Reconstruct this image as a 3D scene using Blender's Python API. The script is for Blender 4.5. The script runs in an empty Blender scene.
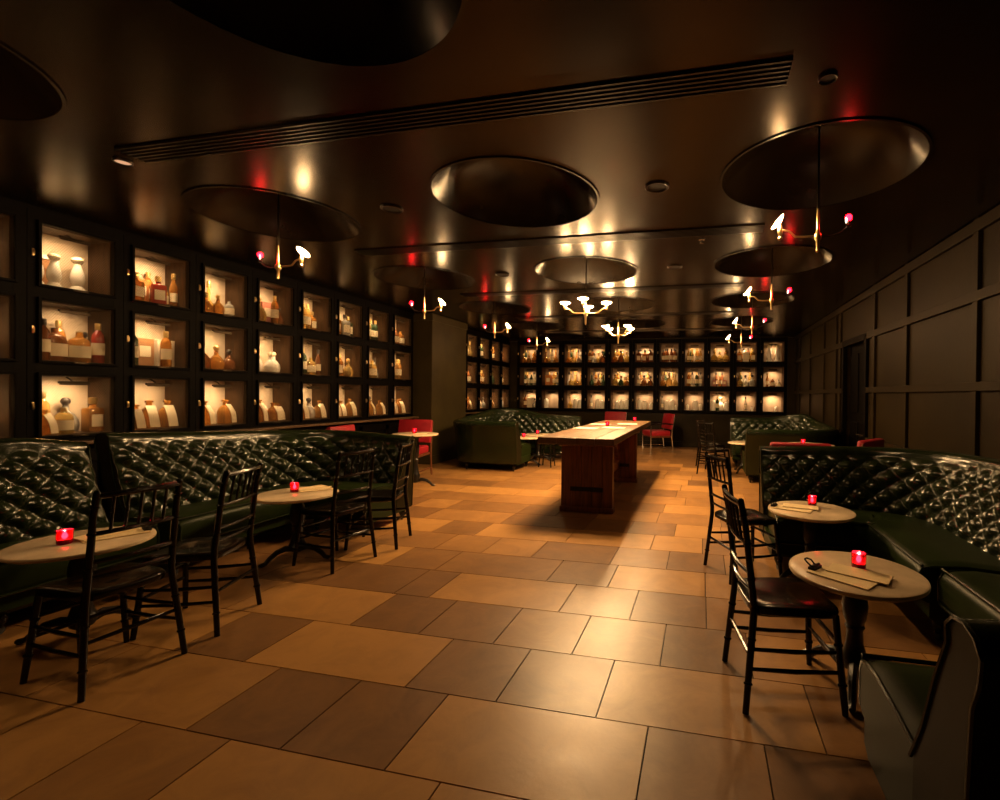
import bpy, bmesh, math, random
from mathutils import Vector, Matrix

PI = math.pi
C = bpy.context.scene.collection
rnd = random.Random(7)

# ------------------------------------------------------------------ materials
def nodes(name):
    m = bpy.data.materials.new(name)
    m.use_nodes = True
    nt = m.node_tree
    return m, nt, nt.nodes['Principled BSDF']

def mat(name, col, rough=.5, metal=0., spec=.5, noise=0., nscale=8., bump=0., bscale=60., trans=0., coat=0., ior=1.45, stretch=None, emis=None, estr=0.):
    m, nt, b = nodes(name)
    b.inputs['Base Color'].default_value = (*col, 1)
    b.inputs['Roughness'].default_value = rough
    b.inputs['Metallic'].default_value = metal
    b.inputs['Specular IOR Level'].default_value = spec
    b.inputs['Transmission Weight'].default_value = trans
    b.inputs['Coat Weight'].default_value = coat
    b.inputs['Coat Roughness'].default_value = .1
    b.inputs['IOR'].default_value = ior
    if emis:
        b.inputs['Emission Color'].default_value = (*emis, 1)
        b.inputs['Emission Strength'].default_value = estr
    if noise or bump:
        tc = nt.nodes.new('ShaderNodeTexCoord')
        mp = nt.nodes.new('ShaderNodeMapping')
        nt.links.new(tc.outputs['Object'], mp.inputs['Vector'])
        if stretch: mp.inputs['Scale'].default_value = stretch
        if noise:
            n = nt.nodes.new('ShaderNodeTexNoise')
            n.inputs['Scale'].default_value = nscale
            n.inputs['Detail'].default_value = 6
            nt.links.new(mp.outputs['Vector'], n.inputs['Vector'])
            r = nt.nodes.new('ShaderNodeValToRGB')
            r.color_ramp.elements[0].position = .3
            r.color_ramp.elements[1].position = .72
            r.color_ramp.elements[0].color = (*[c * (1 - noise) for c in col], 1)
            r.color_ramp.elements[1].color = (*[min(1, c * (1 + noise)) for c in col], 1)
            nt.links.new(n.outputs['Fac'], r.inputs['Fac'])
            nt.links.new(r.outputs['Color'], b.inputs['Base Color'])
        if bump:
            n2 = nt.nodes.new('ShaderNodeTexNoise')
            n2.inputs['Scale'].default_value = bscale
            n2.inputs['Detail'].default_value = 4
            nt.links.new(mp.outputs['Vector'], n2.inputs['Vector'])
            bp = nt.nodes.new('ShaderNodeBump')
            bp.inputs['Strength'].default_value = bump
            bp.inputs['Distance'].default_value = .01
            nt.links.new(n2.outputs['Fac'], bp.inputs['Height'])
            nt.links.new(bp.outputs['Normal'], b.inputs['Normal'])
    return m

def emit(name, col, strength):
    m, nt, b = nodes(name)
    b.inputs['Base Color'].default_value = (*[c * .6 for c in col], 1)
    b.inputs['Emission Color'].default_value = (*col, 1)
    b.inputs['Emission Strength'].default_value = strength
    return m

LAMP = (1., .60, .26)
M = {}
M['ceiling'] = mat('dark bronze lacquer', (.0085, .0047, .0016), .25, spec=.20, noise=.35, nscale=3, bump=.05, bscale=5)
for k_ in ('ceiling',): M[k_].node_tree.nodes['Principled BSDF'].inputs['Specular Tint'].default_value = (1., .66, .32, 1)
M['dome'] = mat('dark bronze dome', (.0075, .0046, .0022), .26, spec=.22, noise=.3, nscale=4)
M['blackwood'] = mat('near black stained wood', (.0017, .0010, .0006), .55, spec=.06, noise=.4, nscale=14, stretch=(1, 1, 8), bump=.05)
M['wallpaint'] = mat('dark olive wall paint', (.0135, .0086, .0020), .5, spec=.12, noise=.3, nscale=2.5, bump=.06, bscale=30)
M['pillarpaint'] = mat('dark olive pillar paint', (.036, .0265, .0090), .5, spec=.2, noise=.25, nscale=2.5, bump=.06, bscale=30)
M['cellback'] = mat('pale board back', (.52, .40, .27), .6, noise=.2, nscale=3, stretch=(3, 3, .8))
M['cellback2'] = mat('beige board back', (.26, .18, .115), .6, noise=.2, nscale=3, stretch=(3, 3, .8))
M['cellside'] = mat('brown oak side', (.048, .020, .005), .5, spec=.25, noise=.45, nscale=9, stretch=(3, 3, .6), bump=.05)
M['leather'] = mat('dark green leather', (.0095, .0150, .0045), .22, spec=.58, noise=.3, nscale=6, bump=.05, bscale=160)
M['leatherside'] = mat('dark green leather plain', (.0115, .0190, .0042), .38, spec=.12, noise=.3, nscale=4, bump=.04, bscale=160)
M['leatherend'] = mat('dark brown green leather end', (.0150, .0115, .0042), .45, spec=.08, noise=.35, nscale=5)
M['blacklacquer'] = mat('black lacquered wood', (.0045, .003, .002), .20, spec=.36)
M['iron'] = mat('black cast iron', (.007, .006, .005), .33, spec=.5, bump=.1, bscale=60)
M['marble'] = mat('cream marble', (.78, .60, .39), .22, noise=.25, nscale=5, spec=.5)
M['tablewood'] = mat('honey oak tabletop', (.105, .053, .021), .45, noise=.3, nscale=4, stretch=(6, .6, 6), bump=.05)
M['legwood'] = mat('reddish brown old wood', (.125, .038, .014), .42, noise=.5, nscale=6, stretch=(5, 5, .5), bump=.15, bscale=12)
M['red'] = mat('red upholstery', (.30, .006, .015), .55, noise=.12, nscale=10)
M['brass'] = mat('aged brass', (.62, .43, .20), .3, metal=1)
M['chrome'] = mat('polished steel', (.75, .70, .62), .18, metal=1)
M['darkmetal'] = mat('dark bronze metal', (.03, .022, .015), .35, metal=1)
M['wire'] = mat('brown wire mesh', (.085, .052, .022), .5, metal=.4)
M['paper'] = mat('cream menu card', (.90, .70, .38), .6, noise=.06, nscale=20)
M['whitepaper'] = mat('white menu paper', (.75, .68, .55), .6)
M['redglass'] = mat('red candle glass', (.80, .012, .035), .12, trans=.75, ior=1.3)
M['wax'] = mat('pale candle wax', (.85, .35, .30), .5)
M['flame'] = emit('candle flame', (1., .50, .40), 70)
M['disc'] = emit('glowing lamp disc', LAMP, 26)
M['discback'] = emit('lamp disc back', LAMP, 130)
M['chandisc'] = emit('glowing chandelier disc', LAMP, 60)
M['chanback'] = emit('glowing chandelier disc underside', LAMP, 500)
M['redlamp'] = emit('red lamp glow', (1., .0012, .004), 26)
M['bulb'] = emit('small white bulb', (1., .8, .55), 4)
M['downlens'] = emit('peach downlight lens', (1., .55, .30), .22)
M['strip'] = emit('picture light tube', (1., .72, .42), .1)
M['black'] = mat('matte black', (.004, .003, .003), .7)
M['slot'] = mat('black slot', (.003, .0025, .002), .8)
M['rubber'] = mat('black caster', (.012, .011, .010), .35)

def bottle_mat(name, col, trans=.55, rough=.1):
    return mat(name, col, rough, trans=trans)
GL = {
 'amber': bottle_mat('amber spirit glass', (.80, .33, .06), .7, .06),
 'golden': bottle_mat('golden spirit glass', (.95, .62, .18), .75, .06),
 'brown': bottle_mat('brown glass', (.30, .10, .03), .5, .06),
 'green': bottle_mat('dark green glass', (.035, .07, .03), .35),
 'clear': bottle_mat('clear glass', (.85, .80, .68), .7),
 'red': bottle_mat('red lacquered bottle', (.36, .035, .02), .2, .2),
 'cream': mat('cream ceramic', (.92, .86, .74), .22),
 'black': mat('black glazed bottle', (.02, .014, .01), .15),
}
M['label'] = mat('cream bottle label', (.80, .68, .46), .6)
M['tag'] = mat('cream hanging tag', (.88, .74, .50), .6)
M['capblack'] = mat('black bottle cap', (.02, .015, .012), .3)
M['capgold'] = mat('gold bottle cap', (.75, .52, .2), .3, metal=.9)
M['carton'] = mat('brown carton', (.34, .16, .06), .6, noise=.1)
M['cartonorange'] = mat('orange carton', (.55, .20, .05), .5)
M['cartonpale'] = mat('pale carton', (.72, .60, .42), .6)
M['cartonpink'] = mat('dusty red carton', (.45, .15, .10), .6)

# floor tile material: tone per tile, stone mottling and a worn polish
def floor_mat():
    m, nt, b = nodes('honed sandstone tiles')
    at = nt.nodes.new('ShaderNodeAttribute'); at.attribute_name = 'tone'
    tc = nt.nodes.new('ShaderNodeTexCoord')
    n = nt.nodes.new('ShaderNodeTexNoise'); n.inputs['Scale'].default_value = 4.5; n.inputs['Detail'].default_value = 10; n.inputs['Roughness'].default_value = .68
    n.inputs['Distortion'].default_value = .8
    nt.links.new(tc.outputs['Object'], n.inputs['Vector'])
    ramp = nt.nodes.new('ShaderNodeValToRGB')
    e = ramp.color_ramp.elements
    e[0].position = 0; e[0].color = (.165, .080, .029, 1)
    e[1].position = 1; e[1].color = (.42, .215, .062, 1)
    k = ramp.color_ramp.elements.new(.5); k.color = (.27, .132, .042, 1)
    ad = nt.nodes.new('ShaderNodeMath'); ad.operation = 'MULTIPLY_ADD'
    ad.inputs[1].default_value = 1.15; 
    su = nt.nodes.new('ShaderNodeMath'); su.operation = 'SUBTRACT'; su.inputs[1].default_value = .5
    nt.links.new(n.outputs['Fac'], su.inputs[0])
    nt.links.new(su.outputs[0], ad.inputs[0])
    nt.links.new(at.outputs['Fac'], ad.inputs[2])
    nt.links.new(ad.outputs[0], ramp.inputs['Fac'])
    nt.links.new(ramp.outputs['Color'], b.inputs['Base Color'])
    n2 = nt.nodes.new('ShaderNodeTexNoise'); n2.inputs['Scale'].default_value = 5; n2.inputs['Detail'].default_value = 5
    nt.links.new(tc.outputs['Object'], n2.inputs['Vector'])
    mr = nt.nodes.new('ShaderNodeMapRange')
    mr.inputs['To Min'].default_value = .30; mr.inputs['To Max'].default_value = .46
    nt.links.new(n2.outputs['Fac'], mr.inputs['Value'])
    nt.links.new(mr.outputs['Result'], b.inputs['Roughness'])
    b.inputs['Specular IOR Level'].default_value = .5
    n3 = nt.nodes.new('ShaderNodeTexNoise'); n3.inputs['Scale'].default_value = 40; n3.inputs['Detail'].default_value = 4
    nt.links.new(tc.outputs['Object'], n3.inputs['Vector'])
    bp = nt.nodes.new('ShaderNodeBump'); bp.inputs['Strength'].default_value = .07; bp.inputs['Distance'].default_value = .006
    nt.links.new(n3.outputs['Fac'], bp.inputs['Height'])
    nt.links.new(bp.outputs['Normal'], b.inputs['Normal'])
    return m
M['floor'] = floor_mat()
M['grout'] = mat('dark grout', (.035, .020, .010), .8)

# ------------------------------------------------------------------ mesh builder
class MB:
    def __init__(s):
        s.bm = bmesh.new(); s.mi = 0
    def _f(s, vs):
        try:
            f = s.bm.faces.new(vs); f.material_index = s.mi; return f
        except ValueError:
            return None
    def box(s, c, d, rz=0., bev=0., rot=None):
        R = rot if rot else Matrix.Rotation(rz, 3, 'Z')
        c = Vector(c)
        hx, hy, hz = d[0] / 2, d[1] / 2, d[2] / 2
        b = min(bev, hx * .9, hy * .9, hz * .9)
        if b <= 0:
            vs = [s.bm.verts.new(c + R @ Vector((x * hx, y * hy, z * hz))) for x in (-1, 1) for y in (-1, 1) for z in (-1, 1)]
            for q in ((0, 1, 3, 2), (4, 6, 7, 5), (0, 4, 5, 1), (2, 3, 7, 6), (0, 2, 6, 4), (1, 5, 7, 3)):
                s._f([vs[i] for i in q])
        else:
            t = bmesh.new()
            bmesh.ops.create_cube(t, size=1)
            for v in t.verts: v.co = Vector((v.co.x * d[0], v.co.y * d[1], v.co.z * d[2]))
            bmesh.ops.bevel(t, geom=list(t.edges), offset=b, segments=2, affect='EDGES', profile=.5)
            mp = {}
            for v in t.verts: mp[v.index] = s.bm.verts.new(c + R @ v.co)
            for f in t.faces: s._f([mp[v.index] for v in f.verts])
            t.free()
        return s
    def tube(s, pts, r, seg=8, cap=True):
        pts = [Vector(p) for p in pts]
        n = len(pts)
        rs = r if isinstance(r, (list, tuple)) else [r] * n
        rings = []
        prev = None
        for i, p in enumerate(pts):
            t = (pts[min(i + 1, n - 1)] - pts[max(i - 1, 0)]).normalized()
            if prev is None:
                a = t.orthogonal().normalized()
            else:
                a = (prev - t * prev.dot(t))
                a = a.normalized() if a.length > 1e-6 else t.orthogonal().normalized()
            prev = a
            b = t.cross(a)
            rings.append([s.bm.verts.new(p + (a * math.cos(2 * PI * k / seg) + b * math.sin(2 * PI * k / seg)) * rs[i]) for k in range(seg)])
        for i in range(n - 1):
            for k in range(seg):
                s._f([rings[i][k], rings[i][(k + 1) % seg], rings[i + 1][(k + 1) % seg], rings[i + 1][k]])
        if cap:
            s._f(rings[0][::-1]); s._f(rings[-1])
        return s
    def lathe(s, prof, c=(0, 0, 0), seg=16, axis=None, cap=True, sx=1., sy=1.):
        c = Vector(c)
        R = Vector((0, 0, 1)).rotation_difference(Vector(axis)).to_matrix() if axis is not None else Matrix.Identity(3)
        rings = []
        for r, z in prof:
            rings.append([s.bm.verts.new(c + R @ Vector((r * math.cos(2 * PI * k / seg) * sx, r * math.sin(2 * PI * k / seg) * sy, z))) for k in range(seg)])
        for i in range(len(rings) - 1):
            for k in range(seg):
                s._f([rings[i][k], rings[i][(k + 1) % seg], rings[i + 1][(k + 1) % seg], rings[i + 1][k]])
        if cap:
            s._f(rings[0][::-1]); s._f(rings[-1])
        return s
    def grid(s, P, closeu=False):
        V = [[s.bm.verts.new(p) for p in row] for row in P]
        n, m = len(V), len(V[0])
        for i in range(n - 1):
            for j in range(m if closeu else m - 1):
                s._f([V[i][j], V[i + 1][j], V[i + 1][(j + 1) % m], V[i][(j + 1) % m]])
        return V
    def poly(s, pts):
        return s._f([s.bm.verts.new(Vector(p)) for p in pts])
    def build(s, name, mats, parent=None, smooth=True, ang=40, fix=True):
        if fix: bmesh.ops.recalc_face_normals(s.bm, faces=list(s.bm.faces))
        me = bpy.data.meshes.new(name)
        s.bm.to_mesh(me); s.bm.free()
        for m in (mats if isinstance(mats, (list, tuple)) else [mats]): me.materials.append(m)
        if smooth:
            for p in me.polygons: p.use_smooth = True
            me.set_sharp_from_angle(angle=math.radians(ang))
        o = bpy.data.objects.new(name, me)
        C.objects.link(o)
        if parent: o.parent = parent
        return o

def tag(o, label, cat, group=None, kind=None):
    if label: o['label'] = label
    if cat: o['category'] = cat
    if group: o['group'] = group
    if kind: o['kind'] = kind
    return o

def empty(name, loc=(0, 0, 0), rz=0.):
    o = bpy.data.objects.new(name, None)
    o.empty_display_size = .1
    o.location = loc; o.rotation_euler = (0, 0, rz)
    C.objects.link(o)
    return o

def struct(o):
    o['kind'] = 'structure'
    return o

def dup(root, loc, rz, label=None, group=None):
    r = root.copy(); C.objects.link(r)
    r.location = loc; r.rotation_euler = (0, 0, rz)
    if label: r['label'] = label
    if group: r['group'] = group
    for ch in list(root.children):
        c = ch.copy(); C.objects.link(c); c.parent = r
        for g in list(ch.children):
            d = g.copy(); C.objects.link(d); d.parent = c
    return r

def area(name, loc, rot, sx, sy, power, col=LAMP):
    l = bpy.data.lights.new(name, 'AREA')
    l.shape = 'RECTANGLE'; l.size = sx; l.size_y = sy; l.energy = power; l.color = col; l.spread = math.radians(125)
    o = bpy.data.objects.new(name, l); o.location = loc; o.rotation_euler = rot
    C.objects.link(o)
    return o

# ------------------------------------------------------------------ room
XL, XR, YB, ZC, YN = -5.27, 2.2, 12.26, 2.8, -1.6
WL = -5.67           # real left wall behind the cabinets
WB = 12.64          # real back wall behind the cabinets

def floor():
    g = MB(); g.box(((XR + WL) / 2, (WB + YN) / 2, -.035), (XR - WL + .3, WB - YN + .3, .05))
    root = struct(g.build('floor', M['grout'], smooth=False))
    bm = bmesh.new()
    lay = bm.faces.layers.float.new('tone')
    pitch = .4325; y0 = 1.4515
    known = {0: [-1.965, -1.522, -1.081, -.199, .243], 1: [-2.19, -1.30, -.859, -.416, .466], 2: [-1.955, -1.52, -1.076, -.641, -.192],
             3: [-1.985, -1.729, -.847, -.41, .034], 4: [-1.073, -.629, .03], 5: [-1.35, -.70, -.26], -1: [-2.18, -1.742, -.86, -.2, .3], 6: [-1.2, -.43]}
    tones = {(0, -1.27): .18, (0, -.6): .92, (0, -1.75): .12, (0, -2.2): .72, (0, .03): .40, (1, -1.08): .26, (1, -1.75): .97, (1, -.62): .22, (1, .03): .82,
             (2, -1.69): .12, (2, -1.3): .25, (2, -.84): .5, (2, -.4): .55, (2, -2.1): .8, (-1, -1.27): .9, (-1, -.5): .9, (-1, -1.9): .5,
             (3, -1.25): .85, (3, -.6): .5, (3, -.2): .15}
    k = math.floor((YN - y0) / pitch)
    while y0 + k * pitch < WB:
        ya, yb = y0 + k * pitch, y0 + (k + 1) * pitch
        xs = list(known.get(k, [-1.2 + rnd.uniform(-.4, .4)]))
        while xs[-1] < XR: xs.append(xs[-1] + rnd.choice((.44, .44, .66, .88, .88)))
        while xs[0] > WL: xs.insert(0, xs[0] - rnd.choice((.44, .44, .66, .88, .88)))
        for a, b in zip(xs[:-1], xs[1:]):
            a2, b2 = max(a, WL), min(b, XR + .05)
            if b2 - a2 < .01: continue
            t = None
            for (kk, cx), tv in tones.items():
                if kk == k and a < cx < b: t = tv
            if t is None: t = min(1, max(0, rnd.choice((.1, .25, .45, .6, .75, .9)) + rnd.uniform(-.08, .08)))
            g = .003
            vs = [bm.verts.new(p) for p in ((a2 + g, ya + g, 0), (b2 - g, ya + g, 0), (b2 - g, yb - g, 0), (a2 + g, yb - g, 0))]
            lo = [bm.verts.new((v.co.x, v.co.y, -.012)) for v in vs]
            f = bm.faces.new(vs); f[lay] = t
            for i in range(4):
                f2 = bm.faces.new([vs[i], lo[i], lo[(i + 1) % 4], vs[(i + 1) % 4]]); f2[lay] = t
        k += 1
    me = bpy.data.meshes.new('tiles'); bm.to_mesh(me); bm.free()
    me.materials.append(M['floor'])
    o = bpy.data.objects.new('tiles', me); C.objects.link(o); o.parent = root
floor()

# ceiling with round dome openings
DX = [-3.53, -1.385, .715]
DY = [1.26, 3.34, 5.49, 7.60, 9.72, 11.55]
DR = .61
def ceiling():
    g = MB()
    xb = [WL - .1, -2.4575, -.335, XR + .1]
    yb = [YN - .1, .16] + [(DY[i] + DY[i + 1]) / 2 for i in range(5)] + [WB + .1]
    g.poly([(xb[0], yb[0], ZC), (xb[-1], yb[0], ZC), (xb[-1], yb[1], ZC), (xb[0], yb[1], ZC)])
    N = 64
    for i, cx in enumerate(DX):
        for j, cy in enumerate(DY):
            x0, x1, y0, y1 = xb[i], xb[i + 1], yb[j + 1], yb[j + 2]
            inn, out = [], []
            angs = sorted(set([2 * PI * k / N for k in range(N)] + [math.atan2(yy - cy, xx - cx) % (2 * PI) for xx in (x0, x1) for yy in (y0, y1)]))
            for a in angs:
                ca, sa = math.cos(a), math.sin(a)
                t = min(((x1 - cx) / ca if ca > 1e-9 else 1e9), ((x0 - cx) / ca if ca < -1e-9 else 1e9),
                        ((y1 - cy) / sa if sa > 1e-9 else 1e9), ((y0 - cy) / sa if sa < -1e-9 else 1e9))
                rr = min(DR, t * .985)
                inn.append(g.bm.verts.new((cx + rr * ca, cy + rr * sa, ZC)))
                out.append(g.bm.verts.new((cx + t * ca, cy + t * sa, ZC)))
            n = len(angs)
            for k in range(n):
                g._f([inn[k], out[k], out[(k + 1) % n], inn[(k + 1) % n]])
    # slab above
    g.box(((XR + WL) / 2, (WB + YN) / 2, 3.42), (XR - WL + .4, WB - YN + .4, .08))
    root = struct(g.build('ceiling', M['ceiling'], smooth=False, fix=False))
    for cx in DX:
        for cy in DY:
            d = MB()
            rr = min(DR, (WB + .1 - cy))
            H = .33; R = (DR * DR + H * H) / (2 * H)
            prof = [(DR + .012, 0), (DR + .012, -.008), (DR - .004, -.008)]
            a1 = math.asin(DR / R)
            for k in range(0, 15):
                a = a1 * (1 - k / 15)
                prof.append((max(R * math.sin(a), .004), R * math.cos(a) - (R - H)))
            prof.append((.0005, H))
            d.lathe(prof, (cx, cy, ZC), seg=64, cap=False)
            d.build('dome', M['dome'], root, ang=30, fix=False)
    # long slot air diffusers
    for y in (2.27, 4.33, 6.5, 8.62, 10.7):
        s = MB()
        L0, L1 = (-3.52, .365) if y < 3 else (-3.55, .5)
        for q in range(6):
            s.box(((L0 + L1) / 2, y - .080 + q * .032, ZC - .006), (L1 - L0, .011, .012))
        s.mi = 1
        s.box(((L0 + L1) / 2, y, ZC - .0015), (L1 - L0, .165, .003))
        s.build('slot_diffuser', [M['darkmetal'], M['slot']], root, smooth=False)
ceiling()

def ring_fitting(name, x, y, r, label, lens, cat='ceiling fitting', group=None):
    g = MB()
    g.lathe([(r, 0), (r, -.008), (r * .92, -.014), (r * .82, -.012), (r * .80, -.004)], (0, 0, 0), seg=28, cap=False)
    o = g.build(name, M['darkmetal'])
    o.location = (x, y, ZC)
    tag(o, label, cat, group)
    l = MB(); l.lathe([(r * .81, -.006), (r * .81, -.002)], (0, 0, 0), seg=28)
    l.build('lens' if lens == 'downlens' else 'grille', M[lens], o)
    return o
ring_fitting('recessed_downlight', -3.67, 2.325, .050, 'small lit peach recessed downlight beside the end of the nearest ceiling slot', 'downlens', 'downlight')
ring_fitting('recessed_downlight', .544, 2.35, .042, 'small dark unlit downlight ring near the right end of the nearest ceiling slot', 'black', 'downlight')
ring_fitting('ceiling_speaker', -.334, 3.34, .085, 'dark round ceiling speaker between the two nearest full domes', 'black', 'speaker')
ring_fitting('ceiling_speaker', -2.45, 3.34, .085, 'dark round ceiling speaker left of the nearest middle dome', 'black', 'speaker')
ring_fitting('ceiling_speaker', -2.44, 5.44, .085, 'dark round ceiling speaker left of the dome above the nearer chandelier', 'black', 'speaker')
ring_fitting('ceiling_speaker', -.334, 5.46, .085, 'dark round ceiling speaker right of the dome above the nearer chandelier', 'black', 'speaker')
g = MB(); g.lathe([(.03, 0), (.03, -.006), (.012, -.008), (.009, -.03), (.02, -.032), (.02, -.036)], seg=14)
o = g.build('sprinkler_head', M['chrome']); o.location = (-.03, 4.56, ZC)
tag(o, 'tiny metal sprinkler head on the ceiling by the second slot', 'sprinkler')

# walls
BX0, BP = -4.713, .6405
def walls():
    g = MB()
    g.box((WL - .06, (WB + YN) / 2, 1.7), (.12, WB - YN + .3, 3.5))
    w = struct(g.build('wall_left', M['wallpaint'], smooth=False))
    # panelled base below the cabinets, flush with their doors
    p = MB()
    for a, b in ((YN, 7.86), (9.15, WB)):
        p.box(((XL + WL) / 2, (a + b) / 2, .43), (XL - WL, b - a, .86))
    p.build('base_panel', M['blackwood'], w, smooth=False)
    p = MB()
    for a, b in ((YN, 7.86), (9.15, WB)):
        p.box(((XL + WL) / 2, (a + b) / 2, 2.785), (XL - WL, b - a, .03))
        y = a + .36
        while y < b:
            p.box((XL + .012, y, .42), (.024, .08, .72)); y += .64
        p.box((XL + .012, (a + b) / 2, .75), (.024, b - a, .1))
    p.build('rail', M['blackwood'], w, smooth=False)
    t = MB()
    for a, b in ((YN, 7.86), (9.15, YB)):
        t.box((XL + .03, (a + b) / 2, .868), (.16, b - a, .028), bev=.006)
    struct(t.build('trim_1', mat('brown ledge wood', (.10, .055, .025), .35, noise=.3), smooth=False))
    b = MB(); b.box((XL + .035, (YN + 7.86) / 2, .07), (.022, 7.86 - YN, .14))
    struct(b.build('baseboard_left', M['blackwood'], smooth=False))
    # pillar
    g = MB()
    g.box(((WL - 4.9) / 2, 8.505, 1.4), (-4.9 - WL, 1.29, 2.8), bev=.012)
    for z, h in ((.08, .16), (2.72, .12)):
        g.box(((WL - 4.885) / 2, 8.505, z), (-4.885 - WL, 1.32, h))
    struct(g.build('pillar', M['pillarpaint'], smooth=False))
    # back wall
    g = MB()
    g.box(((XR + WL) / 2, WB + .06, 1.7), (XR - WL + .3, .12, 3.5))
    w = struct(g.build('wall_back', M['wallpaint'], smooth=False))
    p = MB()
    p.box(((XR + XL) / 2, (YB + WB) / 2, .43), (XR - XL, WB - YB, .86))
    p.box(((XR + XL) / 2, (YB + WB) / 2, 2.785), (XR - XL, WB - YB, .03))
    x0 = BX0 + 10 * BP + BP / 2
    p.box(((x0 + XR) / 2, (YB + WB) / 2, 1.81), (XR - x0, WB - YB, 1.9))
    x1 = BX0 - BP / 2
    p.box(((XL + x1) / 2 - .1, (YB + WB) / 2 + .02, 1.81), (x1 - XL + .2, WB - YB - .04, 1.9))
    p.build('base_panel', M['wallpaint'], w, smooth=False)
    p = MB()
    x = XL + .3
    while x < XR:
        p.box((x, YB - .01, .42), (.08, .02, .66)); x += 2 * BP
    p.box(((XR + XL) / 2, YB - .012, .78), (XR - XL, .024, .10))
    p.box(((XR + XL) / 2, YB - .012, .07), (XR - XL, .024, .14))
    p.build('rail', M['wallpaint'], w, smooth=False)
    # right wall with raised stiles and rails
    g = MB()
    d0, d1, dz = 7.12, 8.12, 2.14
    g.box((XR + .06, (YN + d0) / 2, 1.7), (.12, d0 - YN, 3.5))
    g.box((XR + .06, (WB + d1) / 2, 1.7), (.12, WB - d1, 3.5))
    g.box((XR + .06, (d0 + d1) / 2, (dz + 3.45) / 2), (.12, d1 - d0, 3.45 - dz))
    w = struct(g.build('wall_right', M['wallpaint'], smooth=False))
    p = MB()
    ys = [-1.0, .3, 1.65, 3.05, 4.44, 5.80, 6.80, 8.36, 8.62, 9.44, 10.6, 11.7]
    for y in ys:
        p.box((XR - .016, y, 1.4), (.032, .075, 2.8), bev=.004)
    p.build('stile', M['wallpaint'], w, smooth=False)
    p = MB()
    for z, h in ((2.165, .085), (1.425, .075), (.74, .075), (.09, .18), (2.74, .1)):
        if z < dz:
            for a, b in ((YN, d0 - .06), (d1 + .06, YB)):
                p.box((XR - .0185, (a + b) / 2, z), (.037, b - a, h), bev=.004)
        else:
            p.box((XR - .0185, (YN + YB) / 2, z), (.037, YB - YN, h), bev=.004)
    p.build('rail', M['wallpaint'], w, smooth=False)
    # near wall behind the photographer
    g = MB(); g.box(((XR + WL) / 2, YN - .06, 1.7), (XR - WL + .3, .12, 3.5))
    struct(g.build('wall_near', M['wallpaint'], smooth=False))
    # door
    g = MB()
    g.box((XR + .09, (d0 + d1) / 2, dz / 2), (.05, d1 - d0 - .04, dz - .02))
    d = struct(g.build('door_1', M['blackwood'], smooth=False))
    f = MB()
    for y in (d0 - .03, d1 + .03): f.box((XR - .01, y, dz / 2 + .02), (.06, .08, dz + .06), bev=.005)
    f.box((XR - .01, (d0 + d1) / 2, dz + .03), (.06, d1 - d0 + .14, .08), bev=.005)
    f.build('door_frame', M['blackwood'], d, smooth=False)
    f = MB()
    for y0, y1 in ((d0 + .1, (d0 + d1) / 2 - .06), ((d0 + d1) / 2 + .06, d1 - .1)):
        for z0, z1 in ((.2, .95), (1.1, 1.98)):
            f.box((XR + .058, (y0 + y1) / 2, (z0 + z1) / 2), (.016, y1 - y0, z1 - z0), bev=.006)
    f.build('door_panel', M['blackwood'], d, smooth=False)
    h = MB(); h.tube([(XR + .04, d0 + .12, .78), (XR + .0, d0 + .12, .78), (XR + .0, d0 + .42, .78), (XR + .04, d0 + .42, .78)], .012)
    h.build('door_handle', M['chrome'], d)
walls()

# ------------------------------------------------------------------ display cabinets
CELLS = [(.94, 1.44), (1.56, 2.05), (2.18, 2.67)]
CNAME = ['bottom', 'middle', 'top']
DEP = .30
def ordinal(i): return ['first', 'second', 'third', 'fourth', 'fifth', 'sixth', 'seventh', 'eighth', 'ninth', 'tenth', 'eleventh'][i]

def wire_screen(w, h, sp=.017, r=.0010):
    g = MB()
    for sgn in (1, -1):
        k = -int((w + h) / sp) - 1
        while k * sp < w + h:
            c = k * sp
            # line  u*1 + sgn*v*.55 = c   clip to rect
            pts = []
            def uv(v): return c - sgn * v * .7
            ends = []
            for v in (0, h):
                u = uv(v)
                if 0 <= u <= w: ends.append((u, v))
            for u in (0, w):
                v = (c - u) / (sgn * .7)
                if 0 <= v <= h: ends.append((u, v))
            if len(ends) >= 2:
                a = min(ends); b = max(ends)
                if math.hypot(a[0] - b[0], a[1] - b[1]) > .01:
                    g.tube([(a[0] - w / 2, sgn * .0008, a[1]), (b[0] - w / 2, sgn * .0008, b[1])], r, seg=3, cap=False)
            k += 1
    return g

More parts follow.
